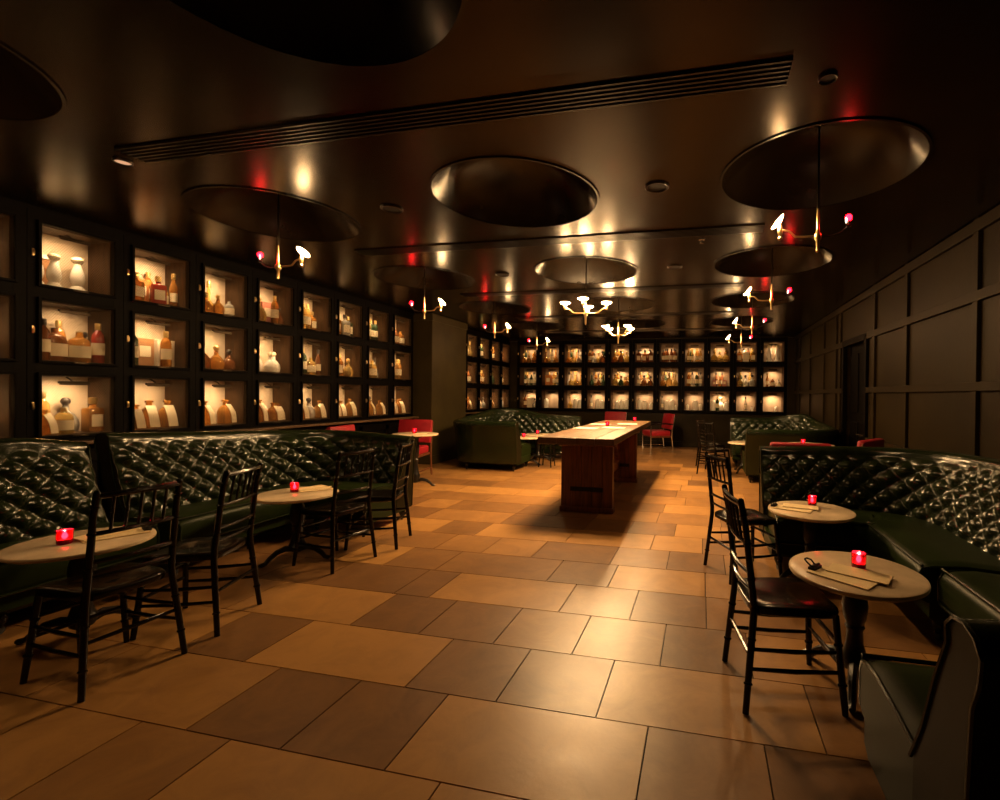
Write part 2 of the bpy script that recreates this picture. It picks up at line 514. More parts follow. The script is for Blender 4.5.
SCREENS = {}
def make_cabinet(W, ow, screen, pd=.055, board='cellback'):
    """local frame: x along the wall, front at y=0, interior towards +y, z absolute"""
    root = empty('display_cabinet')
    root['category'] = 'display cabinet'
    fr = MB()
    z0, z1 = .885, 2.77
    st = (W - ow) / 2
    zs = [z0] + [v for c in CELLS for v in c] + [z1]
    for sx in (-1, 1): fr.box((sx * (W / 2 - st / 2), .16, (z0 + z1) / 2), (st - .002, .32, z1 - z0))
    for i in range(0, 8, 2):
        fr.box((0, .16, (zs[i] + zs[i + 1]) / 2), (ow + .002, .318, zs[i + 1] - zs[i]))
    fr.build('carcass', M['blackwood'], root, smooth=False)
    lin = MB()
    for (a, b) in CELLS:
        for sx in (-1, 1): lin.box((sx * (ow / 2 - .004), .165, (a + b) / 2), (.006, .268, b - a - .002))
        lin.box((0, .165, a + .003), (ow - .016, .268, .006))
        lin.box((0, .165, b - .003), (ow - .016, .268, .006))
    lin.build('lining', M['cellside'], root, smooth=False)
    bk = MB()
    for (a, b) in CELLS: bk.box((0, .308, (a + b) / 2), (ow, .012, b - a))
    bk.build('back_board', M[board], root, smooth=False)
    for ci, (a, b) in enumerate(CELLS):
        d = MB()
        t = .022
        h = b - a
        for sx in (-1, 1): d.box((sx * (ow / 2 + t / 2), -.012, (a + b) / 2), (t, .022, h + 2 * t), bev=.003)
        for zz in (a - t / 2, b + t / 2): d.box((0, -.012, zz), (ow, .022, t), bev=.003)
        door = d.build('door', M['blackwood'], root, smooth=False)
        hd = MB()
        hx = -(ow / 2 + .045)
        hd.box((hx, -.004, (a + b) / 2), (.014, .008, .06), bev=.002)
        hd.tube([(hx, -.006, (a + b) / 2 + .018), (hx, -.018, (a + b) / 2 + .018), (hx, -.021, (a + b) / 2 - .024)], .0042, seg=6)
        hd.build('handle', M['brass'], door)
        pl = MB(); pl.box((0, -.026, a - t / 2), (.10, .006, .016), bev=.001)
        pl.build('name_plate', M['darkmetal'], door)
        if screen:
            if (ow, ci) not in SCREENS:
                s = wire_screen(ow, h).build('screen', M['wire'], door)
                s.location = (0, -.006, a)
                SCREENS[(ow, ci)] = s.data
            else:
                s = bpy.data.objects.new('screen', SCREENS[(ow, ci)]); C.objects.link(s); s.parent = door
                s.location = (0, -.006, a)
        pk = MB()
        L = ow * .42
        zt = b - .055
        pk.tube([(-L / 2, pd, zt), (L / 2, pd, zt)], .011, seg=10)
        pk.tube([(0, pd + .12, zt + .052), (0, pd + .07, zt + .04), (0, pd + .003, zt)], .006, seg=6)
        pk.box((0, pd - .0135, zt - .010), (L, .004, .026))
        pic = pk.build('picture_light', M['darkmetal'], root)
        tb = MB(); tb.box((0, pd + .005, zt - .0105), (L * .9, .010, .004))
        tb.build('lamp_tube', M['strip'], pic)
    return root

CAB = []   # (kind, index, transform, label phrase)
left_proto = make_cabinet(.638, .485, True)
back_proto = make_cabinet(.638, .485, False, .16, 'cellback2')
nb = 0
def cab_instance(proto, loc, rz, label, group, first):
    if first:
        proto.location = loc; proto.rotation_euler = (0, 0, rz); proto['label'] = label; proto['group'] = group
        return proto
    return dup(proto, loc, rz, label, group)
# left wall: local x -> world +y ; local y (depth) -> world -x : rotation +90deg
for i in range(9):
    y = 2.385 + .6405 * i
    ph = ordinal(i) + ' left-wall cabinet from photo edge'
    if i == 0: lb = 'dark wood bottle cabinet cut off by the left edge of the photo'
    elif i == 8: lb = 'dark wood bottle cabinet last on left wall, next to the pillar'
    else: lb = 'dark wood bottle cabinet with lit cells, ' + ordinal(i) + ' on left wall from photo edge'
    o = cab_instance(left_proto, (XL, y, 0), PI / 2, lb, 'bottle cabinets along the left wall', i == 0)
    CAB.append(('left', i, o, ph, .485))
for i in range(4):
    y = 10.10 + .6395 * i
    ph = ordinal(i) + ' cabinet beyond the pillar'
    o = cab_instance(left_proto, (XL, y, 0), PI / 2, 'dark wood bottle cabinet beyond the pillar, ' + ordinal(i) + ' from the pillar', 'bottle cabinets beyond the pillar', False)
    CAB.append(('far', i, o, ph, .485))
for i in range(11):
    x = BX0 + BP * i
    ph = ordinal(i) + ' back-wall cabinet from left'
    o = cab_instance(back_proto, (x, YB, 0), 0, 'dark narrow bottle cabinet on the back wall, ' + ordinal(i) + ' from the left', 'bottle cabinets across the back wall', i == 0)
    CAB.append(('back', i, o, ph, .485))

# lights inside the cells
POW = {('left', 1, 2): .75, ('left', 1, 1): .55, ('left', 2, 0): .7}
for kind, idx, o, ph, ow in CAB:
    rz = o.rotation_euler.z
    for ci, (a, b) in enumerate(CELLS):
        p = POW.get((kind, idx, ci), rnd.uniform(.65, 1.25))
        p *= {'left': 2.6, 'far': 5.5, 'back': 2.1}[kind]
        if kind == 'back' and idx == 10 and ci == 0: p *= 1.5
        lp = Matrix.Rotation(rz, 3, 'Z') @ Vector((0, .162 if kind == 'back' else .058, b - .0685)) + o.location
        e_ = Matrix.Rotation(rz, 3, 'Z') @ Matrix.Rotation(math.radians(16 if kind == 'back' else 42), 3, 'X')
        area('cabinet_lamp', lp, e_.to_euler(), ow * .38, .012, p * .5, (1., .66, .34))

# ------------------------------------------------------------------ bottles
BOT = {}
def body_profile(kind):
    if kind == 'tall': return [(.034, 0), (.037, .004), (.037, .19), (.033, .215), (.016, .245), (.014, .25), (.014, .295)], .295
    if kind == 'slim': return [(.026, 0), (.029, .004), (.029, .17), (.024, .20), (.013, .235), (.012, .30)], .30
    if kind == 'decanter': return [(.045, 0), (.060, .01), (.066, .05), (.060, .09), (.040, .125), (.018, .145), (.016, .175), (.021, .18)], .18
    if kind == 'long': return [(.040, 0), (.052, .008), (.056, .05), (.050, .085), (.025, .115), (.013, .14), (.012, .27)], .27
    if kind == 'broad': return [(.052, 0), (.056, .005), (.056, .13), (.050, .152), (.022, .172), (.018, .178), (.018, .205)], .205
    if kind == 'ceramic': return [(.046, 0), (.050, .006), (.047, .03), (.030, .05), (.040, .075), (.047, .105), (.042, .155), (.027, .205), (.022, .225), (.022, .240)], .240
def make_bottle(kind, col, full, hs=1.):
    key = (kind, col, full)
    g = MB()
    seg = 16 if full else 9
    g.mi = 0
    sq = kind == 'square'
    if sq:
        g.box((0, 0, .085), (.10, .072, .17), bev=.014)
        g.lathe([(.030, .165), (.016, .18), (.016, .205)], seg=seg)
        h = .205
        lab = ('sq', .035, .12)
    else:
        prof, h = body_profile(kind)
        g.lathe(prof, seg=seg)
        lab = {'tall': (.0378, .06, .15), 'slim': (.0298, .05, .13), 'decanter': None, 'long': None, 'broad': (.0568, .03, .11), 'ceramic': None}[kind]
    capm = {'amber': 'capgold', 'golden': 'capgold', 'brown': 'capblack', 'green': 'capgold', 'clear': 'capblack', 'red': 'capgold', 'cream': 'label', 'black': 'capgold'}[col]
    def capgeo(c):
        if kind in ('decanter',): c.lathe([(.012, h - .01), (.013, h + .004), (.024, h + .018), (.026, h + .034), (.018, h + .05), (.004, h + .055)], seg=seg)
        elif kind == 'ceramic': c.lathe([(.023, h - .002), (.034, h + .010), (.041, h + .028), (.034, h + .046), (.012, h + .056)], seg=seg)
        elif kind == 'square': c.lathe([(.020, h - .01), (.022, h), (.022, h + .035), (.004, h + .037)], seg=seg)
        elif kind == 'long': c.lathe([(.015, h - .03), (.017, h), (.017, h + .03), (.004, h + .032)], seg=seg)
        else: c.lathe([(.0165, h - .045), (.0175, h - .04), (.0175, h + .006), (.004, h + .008)], seg=seg)
    def labgeo(c):
        if lab[0] == 'sq': c.box((0, -.0368, .08), (.07, .002, .085))
        else:
            r, a, b = lab
            n = 12
            P = [[(r * math.cos(-PI / 2 + (k / n - .5) * 3.6), r * math.sin(-PI / 2 + (k / n - .5) * 3.6), z) for k in range(n + 1)] for z in (a, b)]
            c.grid(P)
    if full:
        o = g.build('bottle', GL[col])
        c = MB(); capgeo(c); c.build('stopper' if kind in ('decanter', 'ceramic') else 'cap', M[capm], o)
        if lab:
            c = MB(); labgeo(c); c.build('label', M['label'], o, fix=False)
    else:
        g.mi = 1; capgeo(g)
        if lab: g.mi = 2; labgeo(g)
        o = g.build('bottle', [GL[col], M[capm], M['label']])
    o['category'] = 'bottle'
    BOT[key] = [o, False, h]
    return BOT[key]

def make_jar(full):       # stout bottle with a long cream tag hanging down its front
    g = MB()
    seg = 16 if full else 9
    g.lathe([(.045, 0), (.054, .008), (.056, .10), (.046, .135), (.018, .16), (.017, .19), (.026, .192), (.026, .205), (.004, .21)], seg=seg)
    t = MB() if full else g
    if not full: g.mi = 1
    P = []
    for k in range(7):
        f = k / 6
        zz = .17 - f * .16
        yy = -.026 - .040 * math.sin(min(1, f * 1.6) * PI / 2)
        P.append([(-.028 + f * .02, yy, zz), (.028 + f * .02, yy, zz)])
    P2 = [[(x, y - .002, z) for x, y, z in row] for row in P]
    t.grid([P[i] + P2[i][::-1] for i in range(7)], closeu=True)
    if full:
        o = g.build('bottle', GL['amber'])
        t.build('hanging_tag', M['tag'], o)
    else:
        o = g.build('bottle', [GL['amber'], M['tag']])
    o['category'] = 'bottle'
    BOT[('tagged', 'amber', full)] = [o, False, .21]
    return BOT[('tagged', 'amber', full)]

def make_box(col, full):
    g = MB()
    g.box((0, 0, .11), (.13, .10, .22), bev=.004)
    mats = [M[{'brown': 'carton', 'orange': 'cartonorange', 'pale': 'cartonpale', 'dusty red': 'cartonpink'}[col]]]
    o = g.build('gift_box', mats, smooth=False)
    l = MB(); l.box((0, -.051, .12), (.08, .002, .09)); l.build('label', M['label'], o, smooth=False)
    l = MB(); l.box((0, 0, .222), (.134, .104, .012), bev=.003); l.build('lid', mats[0], o, smooth=False)
    o['category'] = 'box'
    BOT[('box', col, full)] = [o, False, .24]
    return BOT[('box', col, full)]

def make_candlebox(full):   # fat white cylinder tin like a pillar jar
    g = MB(); g.lathe([(.038, 0), (.040, .004), (.040, .13), (.036, .142), (.020, .146), (.020, .16), (.004, .162)], seg=12)
    o = g.build('pale_flask', [GL['cream']]); o['category'] = 'flask'
    BOT[('flask', 'cream', full)] = [o, False, .16]
    return BOT[('flask', 'cream', full)]

def make_frame():
    g = MB()
    w, h = .20, .27
    for sx in (-1, 1): g.box((sx * w / 2, 0, h / 2), (.035, .025, h), bev=.003)
    for z in (.0175, h - .0175): g.box((0, 0, z), (w, .024, .035), bev=.003)
    o = g.build('picture_frame', GL['cream'], smooth=False)
    p = MB(); p.box((0, .005, h / 2), (w - .03, .006, h - .05)); p.build('picture', M['carton'], o, smooth=False)
    o['category'] = 'picture frame'
    BOT[('frame', 'cream', True)] = [o, False, h]
    return BOT[('frame', 'cream', True)]

KINDNAME = {'tall': 'tall round-shouldered bottle', 'slim': 'slim bottle', 'decanter': 'squat stoppered decanter', 'long': 'long-necked round bottle',
            'broad': 'broad bottle', 'square': 'square bottle', 'ceramic': 'waisted ceramic decanter', 'tagged': 'tagged bottle', 'flask': 'pale flask', 'box': 'gift box', 'frame': 'picture frame'}
def get(kind, col, full):
    key = (kind, col, full)
    if key in BOT: return BOT[key]
    if kind == 'tagged': return make_jar(full)
    if kind == 'box': return make_box(col, full)
    if kind == 'flask': return make_candlebox(full)
    if kind == 'frame': return make_frame()
    return make_bottle(kind, col, full)

def place_item(kind, col, full, loc, rz, label, group, sc):
    e = get(kind, col, full)
    if not e[1]:
        e[1] = True; o = e[0]
        o.location = loc; o.rotation_euler = (0, 0, rz)
        o['label'] = label; o['group'] = group
    else:
        o = dup(e[0], loc, rz, label, group)
    o.scale = (sc, sc, sc)

# what stands in particular cells: (along -.5..+.5 of the cell width, depth 0..1, kind, colour, scale)
FIXED = {
 ('left', 1, 2): [(-.46, .7, 'ceramic', 'cream', 1.0), (-.27, .92, 'frame', 'cream', 1.1), (-.24, .62, 'ceramic', 'cream', .95), (.20, .7, 'ceramic', 'cream', 1.0)],
 ('left', 1, 1): [(-.42, .75, 'tall', 'brown', 1.15), (-.42, .2, 'tall', 'brown', .85), (-.22, .8, 'tall', 'brown', 1.2), (-.20, .25, 'broad', 'brown', 1.0), (.0, .8, 'tall', 'amber', 1.0), (.02, .3, 'broad', 'amber', .95), (.2, .55, 'decanter', 'clear', .9), (.36, .6, 'tall', 'red', 1.0)],
 ('left', 1, 0): [(-.26, .75, 'tall', 'golden', 1.35), (-.36, .2, 'tagged', 'amber', .8), (-.16, .35, 'broad', 'golden', .9), (.06, .85, 'decanter', 'clear', 1.15), (.12, .4, 'square', 'amber', 1.25)],
 ('left', 2, 2): [(-.40, .75, 'box', 'orange', 1.1), (-.36, .25, 'square', 'amber', .9), (-.12, .8, 'tall', 'amber', 1.1), (-.12, .3, 'square', 'red', .9), (.06, .45, 'broad', 'golden', .8), (.30, .6, 'slim', 'amber', .95)],
 ('left', 2, 1): [(-.40, .5, 'tall', 'green', .95), (-.24, .7, 'tall', 'clear', 1.1), (.02, .8, 'box', 'brown', 1.15), (.26, .6, 'tall', 'amber', 1.05), (.40, .85, 'box', 'pale', 1.1)],
 ('left', 2, 0): [(-.38, .2, 'tagged', 'amber', .85), (-.04, .5, 'tagged', 'amber', 1.3), (.30, .5, 'tagged', 'amber', 1.1)],
 ('left', 3, 2): [(-.38, .7, 'long', 'golden', 1.1), (-.12, .7, 'long', 'golden', 1.1), (-.36, .2, 'decanter', 'amber', .7), (-.06, .25, 'decanter', 'amber', .7), (.34, .5, 'broad', 'clear', .65)],
 ('left', 3, 1): [(-.24, .6, 'decanter', 'brown', 1.0), (.1, .6, 'decanter', 'amber', .95), (.36, .6, 'decanter', 'brown', .8)],
 ('left', 3, 0): [(-.3, .5, 'tagged', 'amber', .95), (.24, .5, 'tagged', 'amber', 1.05)],
 ('left', 4, 0): [(-.3, .8, 'tall', 'clear', 1.2), (-.38, .3, 'tagged', 'amber', 1.0), (-.02, .7, 'tagged', 'amber', 1.15), (.02, .2, 'tagged', 'amber', .85), (.36, .5, 'tagged', 'amber', .8)],
 ('left', 4, 1): [(-.35, .7, 'decanter', 'cream', 1.2), (-.22, .2, 'decanter', 'cream', .8), (.12, .5, 'decanter', 'cream', .85)],
 ('left', 4, 2): [(-.4, .7, 'decanter', 'golden', 1.), (-.2, .75, 'box', 'dusty red', 1.), (.04, .6, 'tall', 'amber', 1.), (.2, .5, 'decanter', 'brown', .7)],
 ('left', 0, 2): [(.36, .5, 'tall', 'red', 1.25)],
 ('left', 0, 1): [(.30, .5, 'decanter', 'brown', 1.0)],
 ('left', 0, 0): [(.36, .4, 'broad', 'amber', .8)],
 ('back', 10, 2): [(-.2, .6, 'ceramic', 'cream', 1.45), (.22, .6, 'ceramic', 'cream', 1.45)],
 ('back', 10, 0): [(.2, .75, 'flask', 'cream', .6)],
 ('back', 9, 0): [(.0, .6, 'slim', 'clear', 1.2), (.35, .5, 'flask', 'cream', .5)],
 ('back', 10, 1): [(-.3, .6, 'slim', 'amber', .8), (.0, .6, 'broad', 'brown', .7), (.32, .6, 'broad', 'clear', .6)],
 ('back', 9, 1): [(-.3, .5, 'decanter', 'golden', .9), (.02, .5, 'decanter', 'clear', .95), (.32, .5, 'decanter', 'clear', .95)],
 ('back', 9, 2): [(-.32, .6, 'square', 'amber', 1.1), (-.05, .4, 'box', 'pale', .8), (.15, .75, 'tall', 'brown', 1.0), (.34, .5, 'square', 'golden', 1.0)],
 ('back', 8, 2): [(-.32, .5, 'decanter', 'golden', 1.1), (.02, .5, 'decanter', 'golden', 1.35), (.35, .5, 'decanter', 'golden', 1.1)],
 ('back', 8, 1): [(-.3, .6, 'box', 'dusty red', .5), (.0, .6, 'tall', 'amber', .7), (.25, .6, 'box', 'dusty red', .55)],
 ('back', 8, 0): [(-.3, .6, 'flask', 'cream', 1.5), (-.08, .4, 'tall', 'green', .9), (.12, .7, 'decanter', 'cream', 1.4), (.34, .5, 'flask', 'cream', 1.1)],
 ('back', 7, 2): [(-.36, .6, 'slim', 'golden', .9), (-.12, .6, 'slim', 'golden', 1.05), (.12, .6, 'slim', 'golden', 1.05), (.36, .6, 'slim', 'golden', .95)],
 ('back', 7, 1): [(-.32, .6, 'tall', 'amber', .9), (-.1, .5, 'tall', 'clear', .95), (.14, .6, 'tall', 'green', 1.0), (.36, .6, 'tall', 'clear', .9)],
 ('back', 7, 0): [(-.36, .5, 'flask', 'cream', .7), (.08, .5, 'flask', 'cream', 1.2), (.38, .6, 'flask', 'cream', .8)],
 ('back', 6, 2): [(-.36, .6, 'tall', 'brown', .8), (-.12, .6, 'tall', 'brown', .85), (.12, .6, 'tall', 'brown', .85), (.36, .6, 'tall', 'brown', .8)],
 ('back', 6, 1): [(-.34, .6, 'long', 'amber', 1.0), (-.04, .6, 'decanter', 'golden', 1.3), (.28, .6, 'long', 'golden', 1.1)],
 ('back', 6, 0): [(-.4, .6, 'slim', 'clear', 1.), (-.12, .5, 'flask', 'cream', 1.15), (.18, .5, 'flask', 'cream', 1.5), (.4, .5, 'flask', 'cream', .6)],
 ('back', 5, 2): [(-.32, .6, 'square', 'brown', 1.), (.0, .6, 'square', 'brown', 1.1), (.3, .6, 'square', 'brown', 1.05)],
 ('back', 5, 1): [(-.36, .6, 'tall', 'clear', .8), (-.02, .6, 'decanter', 'brown', .9), (.3, .6, 'decanter', 'brown', .8)],
 ('back', 5, 0): [(-.24, .5, 'flask', 'cream', 1.3), (.0, .5, 'flask', 'cream', 1.05), (.4, .5, 'flask', 'cream', .8)],
 ('back', 4, 0): [(-.2, .5, 'flask', 'cream', 1.0), (.1, .5, 'flask', 'cream', 1.2), (.38, .5, 'flask', 'cream', 1.3)],
 ('back', 3, 0): [(-.36, .5, 'slim', 'clear', .9), (.06, .5, 'flask', 'cream', 1.5), (.3, .4, 'flask', 'cream', 1.0)],
 ('back', 2, 0): [(-.25, .5, 'long', 'golden', 1.25), (.1, .5, 'flask', 'cream', 1.5), (.38, .5, 'flask', 'cream', 1.2)],
 ('back', 1, 0): [(-.35, .5, 'flask', 'cream', 1.2)],
 ('back', 0, 0): [(-.2, .6, 'tall', 'brown', 1.2), (-.02, .7, 'box', 'pale', 1.0), (.3, .5, 'decanter', 'clear', .8)],
 ('back', 1, 1): [(-.2, .6, 'box', 'orange', 1.3), (.15, .6, 'tall', 'golden', 1.0), (.36, .6, 'tall', 'clear', .9)],
}
CK = ['tall', 'slim', 'decanter', 'long', 'broad', 'square']
CC = ['amber', 'amber', 'golden', 'brown', 'clear', 'golden', 'green']
def rand_cell(kind, ci, n):
    out = []
    if ci == 0 and kind != 'back':
        ks = [('tagged', 'amber'), ('tagged', 'amber'), ('decanter', 'clear')]
    else: ks = None
    style = rnd.choice(CK)
    for k in range(n):
        f = -.36 + .72 * (k + .5) / n + rnd.uniform(-.04, .04) if n > 1 else rnd.uniform(-.2, .2)
        if ks: kk, cc = rnd.choice(ks)
        else: kk, cc = (style if rnd.random() < .6 else rnd.choice(CK)), rnd.choice(CC)
        out.append((f, rnd.uniform(.35, .75), kk, cc, rnd.uniform(.8, 1.1)))
    return out

RAD = {'tall': .037, 'slim': .029, 'decanter': .066, 'long': .056, 'broad': .056, 'square': .06, 'ceramic': .05, 'tagged': .06, 'flask': .04, 'box': .078, 'frame': .11}
def relax(items, ow, full):
    it = [list(q) for q in items]
    for q in it: q[4] = min(q[4] * (1.05 if q[2] == 'ceramic' else 1.0 if q[2] == 'frame' else 1.35), (.42 if q[2] in ('tall', 'long', 'slim', 'ceramic') else .36) / (get(q[2], q[3], True if q[2] in ('frame', 'box', 'flask') else full)[2] + .06))
    P = [[q[0] * (ow - .05), .05 + q[1] * .17] for q in it]
    for n_ in range(160):
        hit = False
        for i in range(len(it)):
            for j in range(i):
                a, b = it[i], it[j]
                if 'frame' in (a[2], b[2]): continue
                ra, rb = RAD[a[2]] * a[4], RAD[b[2]] * b[4]
                dx, dy = P[i][0] - P[j][0], P[i][1] - P[j][1]
                d = math.hypot(dx, dy) or .001
                if d < ra + rb + .002:
                    hit = True
                    k = .25 * (ra + rb + .003 - d) / d
                    P[i][0] += dx * k; P[j][0] -= dx * k; P[i][1] += dy * k; P[j][1] -= dy * k
                    if n_ > 60: a[4] *= .993; b[4] *= .993
        for q, p in zip(it, P):
            r = RAD[q[2]] * q[4]
            lim = max(0, ow / 2 - .010 - r)
            p[0] = max(-lim, min(lim, p[0]))
            p[1] = max(.025 + r, min(.296 - r, p[1]))
        if not hit: break
    for q, p in zip(it, P): q[0] = p[0] / (ow - .05); q[1] = (p[1] - .05) / .17
    return [tuple(q) for q in it]
def posword(i, n):
    if n == 1: return 'alone'
    if n == 2: return ['left', 'right'][i] + ' of two'
    if n == 3: return ['leftmost', 'middle', 'rightmost'][i]
    if i == 0: return 'leftmost'
    if i == n - 1: return 'rightmost'
    return ordinal(i) + ' from left'
nitems = 0
for kind, idx, o, ph, ow in CAB:
    rz = o.rotation_euler.z
    for ci, (a, b) in enumerate(CELLS):
        items = FIXED.get((kind, idx, ci))
        if items is None:
            items = rand_cell(kind, ci, {'left': rnd.choice((3, 4)), 'far': rnd.choice((2, 3)), 'back': rnd.choice((4, 5))}[kind])
        if kind == 'back' and ci >= 1 and idx < 10 and len(items) <= 4:
            for f in (-.25, .22): items = items + [(f + rnd.uniform(-.06, .06), .95, rnd.choice(('tall', 'slim')), rnd.choice(CC), rnd.uniform(.85, 1.0))]
        items = sorted(items)
        full = kind == 'left' and idx <= 5
        items = relax(items, ow, full)
        for q, (f, dp, kk, cc, sc) in enumerate(items):
            lp = Vector((f * (ow - .05), .05 + dp * .17, a + .006))
            if kk == 'frame': lp.y = .215
            lp.y = min(lp.y, .295 - RAD[kk] * sc) if kk != 'frame' else .27
            wp = Matrix.Rotation(rz, 3, 'Z') @ lp + o.location
            fl = True if kk in ('frame', 'box', 'flask') else full
            nm = KINDNAME[kk]
            colw = '' if kk in ('flask', 'tagged') else ('white ' if cc == 'cream' else cc + ' ')
            lb = f"{colw}{nm}, {posword(q, len(items))} in {CNAME[ci]} cell, {ph}"
            hh = get(kk, cc, fl)[2]
            sc = min(sc, .44 / (hh + .06))
            grp = {'left': 'bottles in the left wall cabinets', 'far': 'bottles in the cabinets beyond the pillar', 'back': 'bottles in the back wall cabinets'}[kind]
            place_item(kk, cc, fl, wp, rz + (0 if kk in ('box', 'frame') else rnd.uniform(-.35, .35)), lb, grp, sc)
            nitems += 1
print('items', nitems)

# ------------------------------------------------------------------ sofas
def path(corners, r, ds):
    """polyline with filleted corners -> list of (p, n, s) evenly spaced, n = left normal"""
    P = [Vector((x, y)) for x, y in corners]
    pts = [P[0]]
    for i in range(1, len(P) - 1):
        a = (P[i - 1] - P[i]).normalized(); b = (P[i + 1] - P[i]).normalized()
        s0 = P[i] + a * r; s1 = P[i] + b * r
        c = P[i] + a * r + b * r
        for k in range(13):
            t = k / 12 * PI / 2
            pts.append(c - b * r * math.cos(t) - a * r * math.sin(t))
    pts.append(P[-1])
    L = [0]
    for i in range(1, len(pts)): L.append(L[-1] + (pts[i] - pts[i - 1]).length)
    n = max(2, int(L[-1] / ds))
    out = []; j = 0
    for k in range(n + 1):
        s = L[-1] * k / n
        while j < len(pts) - 2 and L[j + 1] < s: j += 1
        t = (s - L[j]) / max(1e-9, L[j + 1] - L[j])
        out.append([pts[j].lerp(pts[j + 1], t), None, s])
    for k in range(n + 1):
        d = (out[min(k + 1, n)][0] - out[max(k - 1, 0)][0]).normalized()
        out[k][1] = Vector((-d.y, d.x))
    return out, L[-1]

def sofa(name, label, corners, top, splits=(), r=.42, feet=6, fine=True, depth=.50, rake=.15):
    """corners: plan line where the seat meets the back; seat on its left. top(s, L): height of the back"""
    root = empty(name, (corners[0][0], corners[0][1], 0))
    tag(root, label, 'sofa', 'green tufted leather sofas')
    off = Vector((corners[0][0], corners[0][1], 0))
    def W(p, n, d, z): 
        q = p + n * d
        return Vector((q.x, q.y, z)) - off
    ds = .015 if fine else .02
    S, L = path(corners, r, ds)
    # --- back: tufted inner face, rolled top, plain outer face
    zb = .37
    o1, o2 = -rake - .085, -rake - .07
    W1, H2, A = .162, .150, .052
    nt = 38 if fine else 30
    g = MB(); rows = []
    for (p, n, s) in S:
        T = top(s, L)
        row = []
        hin = T - .06 - zb
        edge = min(1., min(s, L - s) / .07)
        for k in range(nt + 1):
            t = k / nt
            zz = zb + t * hin
            d = -.015 - (rake - .015) * t ** 1.15
            a = s / W1 + (zz - zb) / H2; b_ = s / W1 - (zz - zb) / H2
            h = abs(math.sin(PI * a) * math.sin(PI * b_)) ** .55
            fade = min(1, max(.15, (1 - t) * 6)) * min(1, .3 + t * 5) * (.25 + .75 * edge)
            row.append(W(p, n, d + A * h * fade - .012 * (1 - edge), zz + .012 * h * fade))
        # rolled top then the outer face
        d0 = -rake
        for ang in (25, 60, 95, 130, 165):
            an = math.radians(ang)
            row.append(W(p, n, d0 - .065 + .075 * math.cos(an), T - .06 + .062 * math.sin(an)))
        for dd, zz in ((-rake - .130, T - .10), (-rake - .105, T - .16), (o1, .4), (o2, .13), (-.02, .13)):
            row.append(W(p, n, dd, zz))
        rows.append(row)
    g.grid(rows, closeu=True)
    back = g.build('backrest', M['leather'], root, ang=75)
    for e in (0, -1):
        g = MB(); g.poly(rows[e]); dv = (S[1][0] - S[0][0]).normalized() if e == 0 else (S[-2][0] - S[-1][0]).normalized()
        dv = Vector((dv.x, dv.y, 0))
        g.grid([[v for v in rows[e]], [v - dv * .006 for v in rows[e]]], closeu=True)
        g.poly([v - dv * .006 for v in rows[e]])
        g.build('end_panel', M['leatherend'], root, smooth=False)
    # raised welt on both ends of the back
    for e in (0, -1):
        w = MB()
        p, n, s = S[e]
        T = top(s, L)
        dirv = (S[0][0] - S[1][0]).normalized() if e == 0 else (S[-1][0] - S[-2][0]).normalized()
        q = p + dirv * .008
        k_ = rake / .15
        prof = [(-.015, .38), (-.015 - .05 * k_, .5), (-.015 - .10 * k_, .67), (-rake, T - .075)] + [(-rake - .065 + .075 * math.cos(math.radians(an)), T - .06 + .062 * math.sin(math.radians(an))) for an in (25, 60, 95, 130, 165)] + [(-rake - .130, T - .10), (-rake - .105, T - .16), (o1, .4), (o2, .14)]
        w.tube([W(q, n, d, z) for d, z in prof], .006, seg=6)
        w.build('welt', M['leather'], root)
    # --- seat cushions
    cuts = [0] + list(splits) + [L]
    for c0, c1 in zip(cuts[:-1], cuts[1:]):
        g = MB(); rows = []
        sub = [q for q in S if c0 - 1e-6 <= q[2] <= c1 + 1e-6][::3]
        m = len(sub)
        for i, (p, n, s) in enumerate(sub):
            e = min(i, m - 1 - i)
            ez = .018 if e == 0 else 0
            cz = .425 - ez
            row = [W(p, n, -.03, .22), W(p, n, -.03, cz - .015), W(p, n, .10, cz), W(p, n, .28, cz + .012), W(p, n, depth - .06, cz + .003),
                   W(p, n, depth - .015, cz - .014), W(p, n, depth + .006, cz - .05), W(p, n, depth + .006, .27), W(p, n, depth - .01, .235), W(p, n, depth - .04, .22)]
            rows.append(row)
        V = g.grid(rows, closeu=True)
        g._f(V[0][::-1]); g._f(V[-1])
        sc = g.build('seat_cushion', M['leatherside'], root, ang=50)
        w = MB()
        w.tube([W(p, n, depth - .012, .419) for p, n, s in sub], .008, seg=6)
        w.tube([W(p, n, depth + .004, .24) for p, n, s in sub], .008, seg=6)
        for e_, sg in ((0, 1), (-1, -1)):
            p, n, s = sub[e_]; dv = (sub[1][0] - sub[0][0]).normalized() if e_ == 0 else (sub[-2][0] - sub[-1][0]).normalized()
            q = p + dv * .004
            w.tube([W(q, n, -.01, .40), W(q, n, .10, .412), W(q, n, .28, .424), W(q, n, depth - .06, .414), W(q, n, depth - .012, .399), W(q, n, depth + .006, .36), W(q, n, depth + .004, .25)], .007, seg=6)
        w.build('piping', M['leather'], sc)
    # --- base rail
    g = MB(); rows = []
    for (p, n, s) in S[::3] + ([S[-1]] if (len(S) - 1) % 3 else []):
        rows.append([W(p, n, -.22, .11), W(p, n, -.22, .22), W(p, n, depth - .05, .22), W(p, n, depth - .05, .14), W(p, n, depth - .09, .11)])
    V = g.grid(rows, closeu=True)
    g._f(V[0][::-1]); g._f(V[-1])
    g.build('base', M['leatherside'], root, smooth=False)
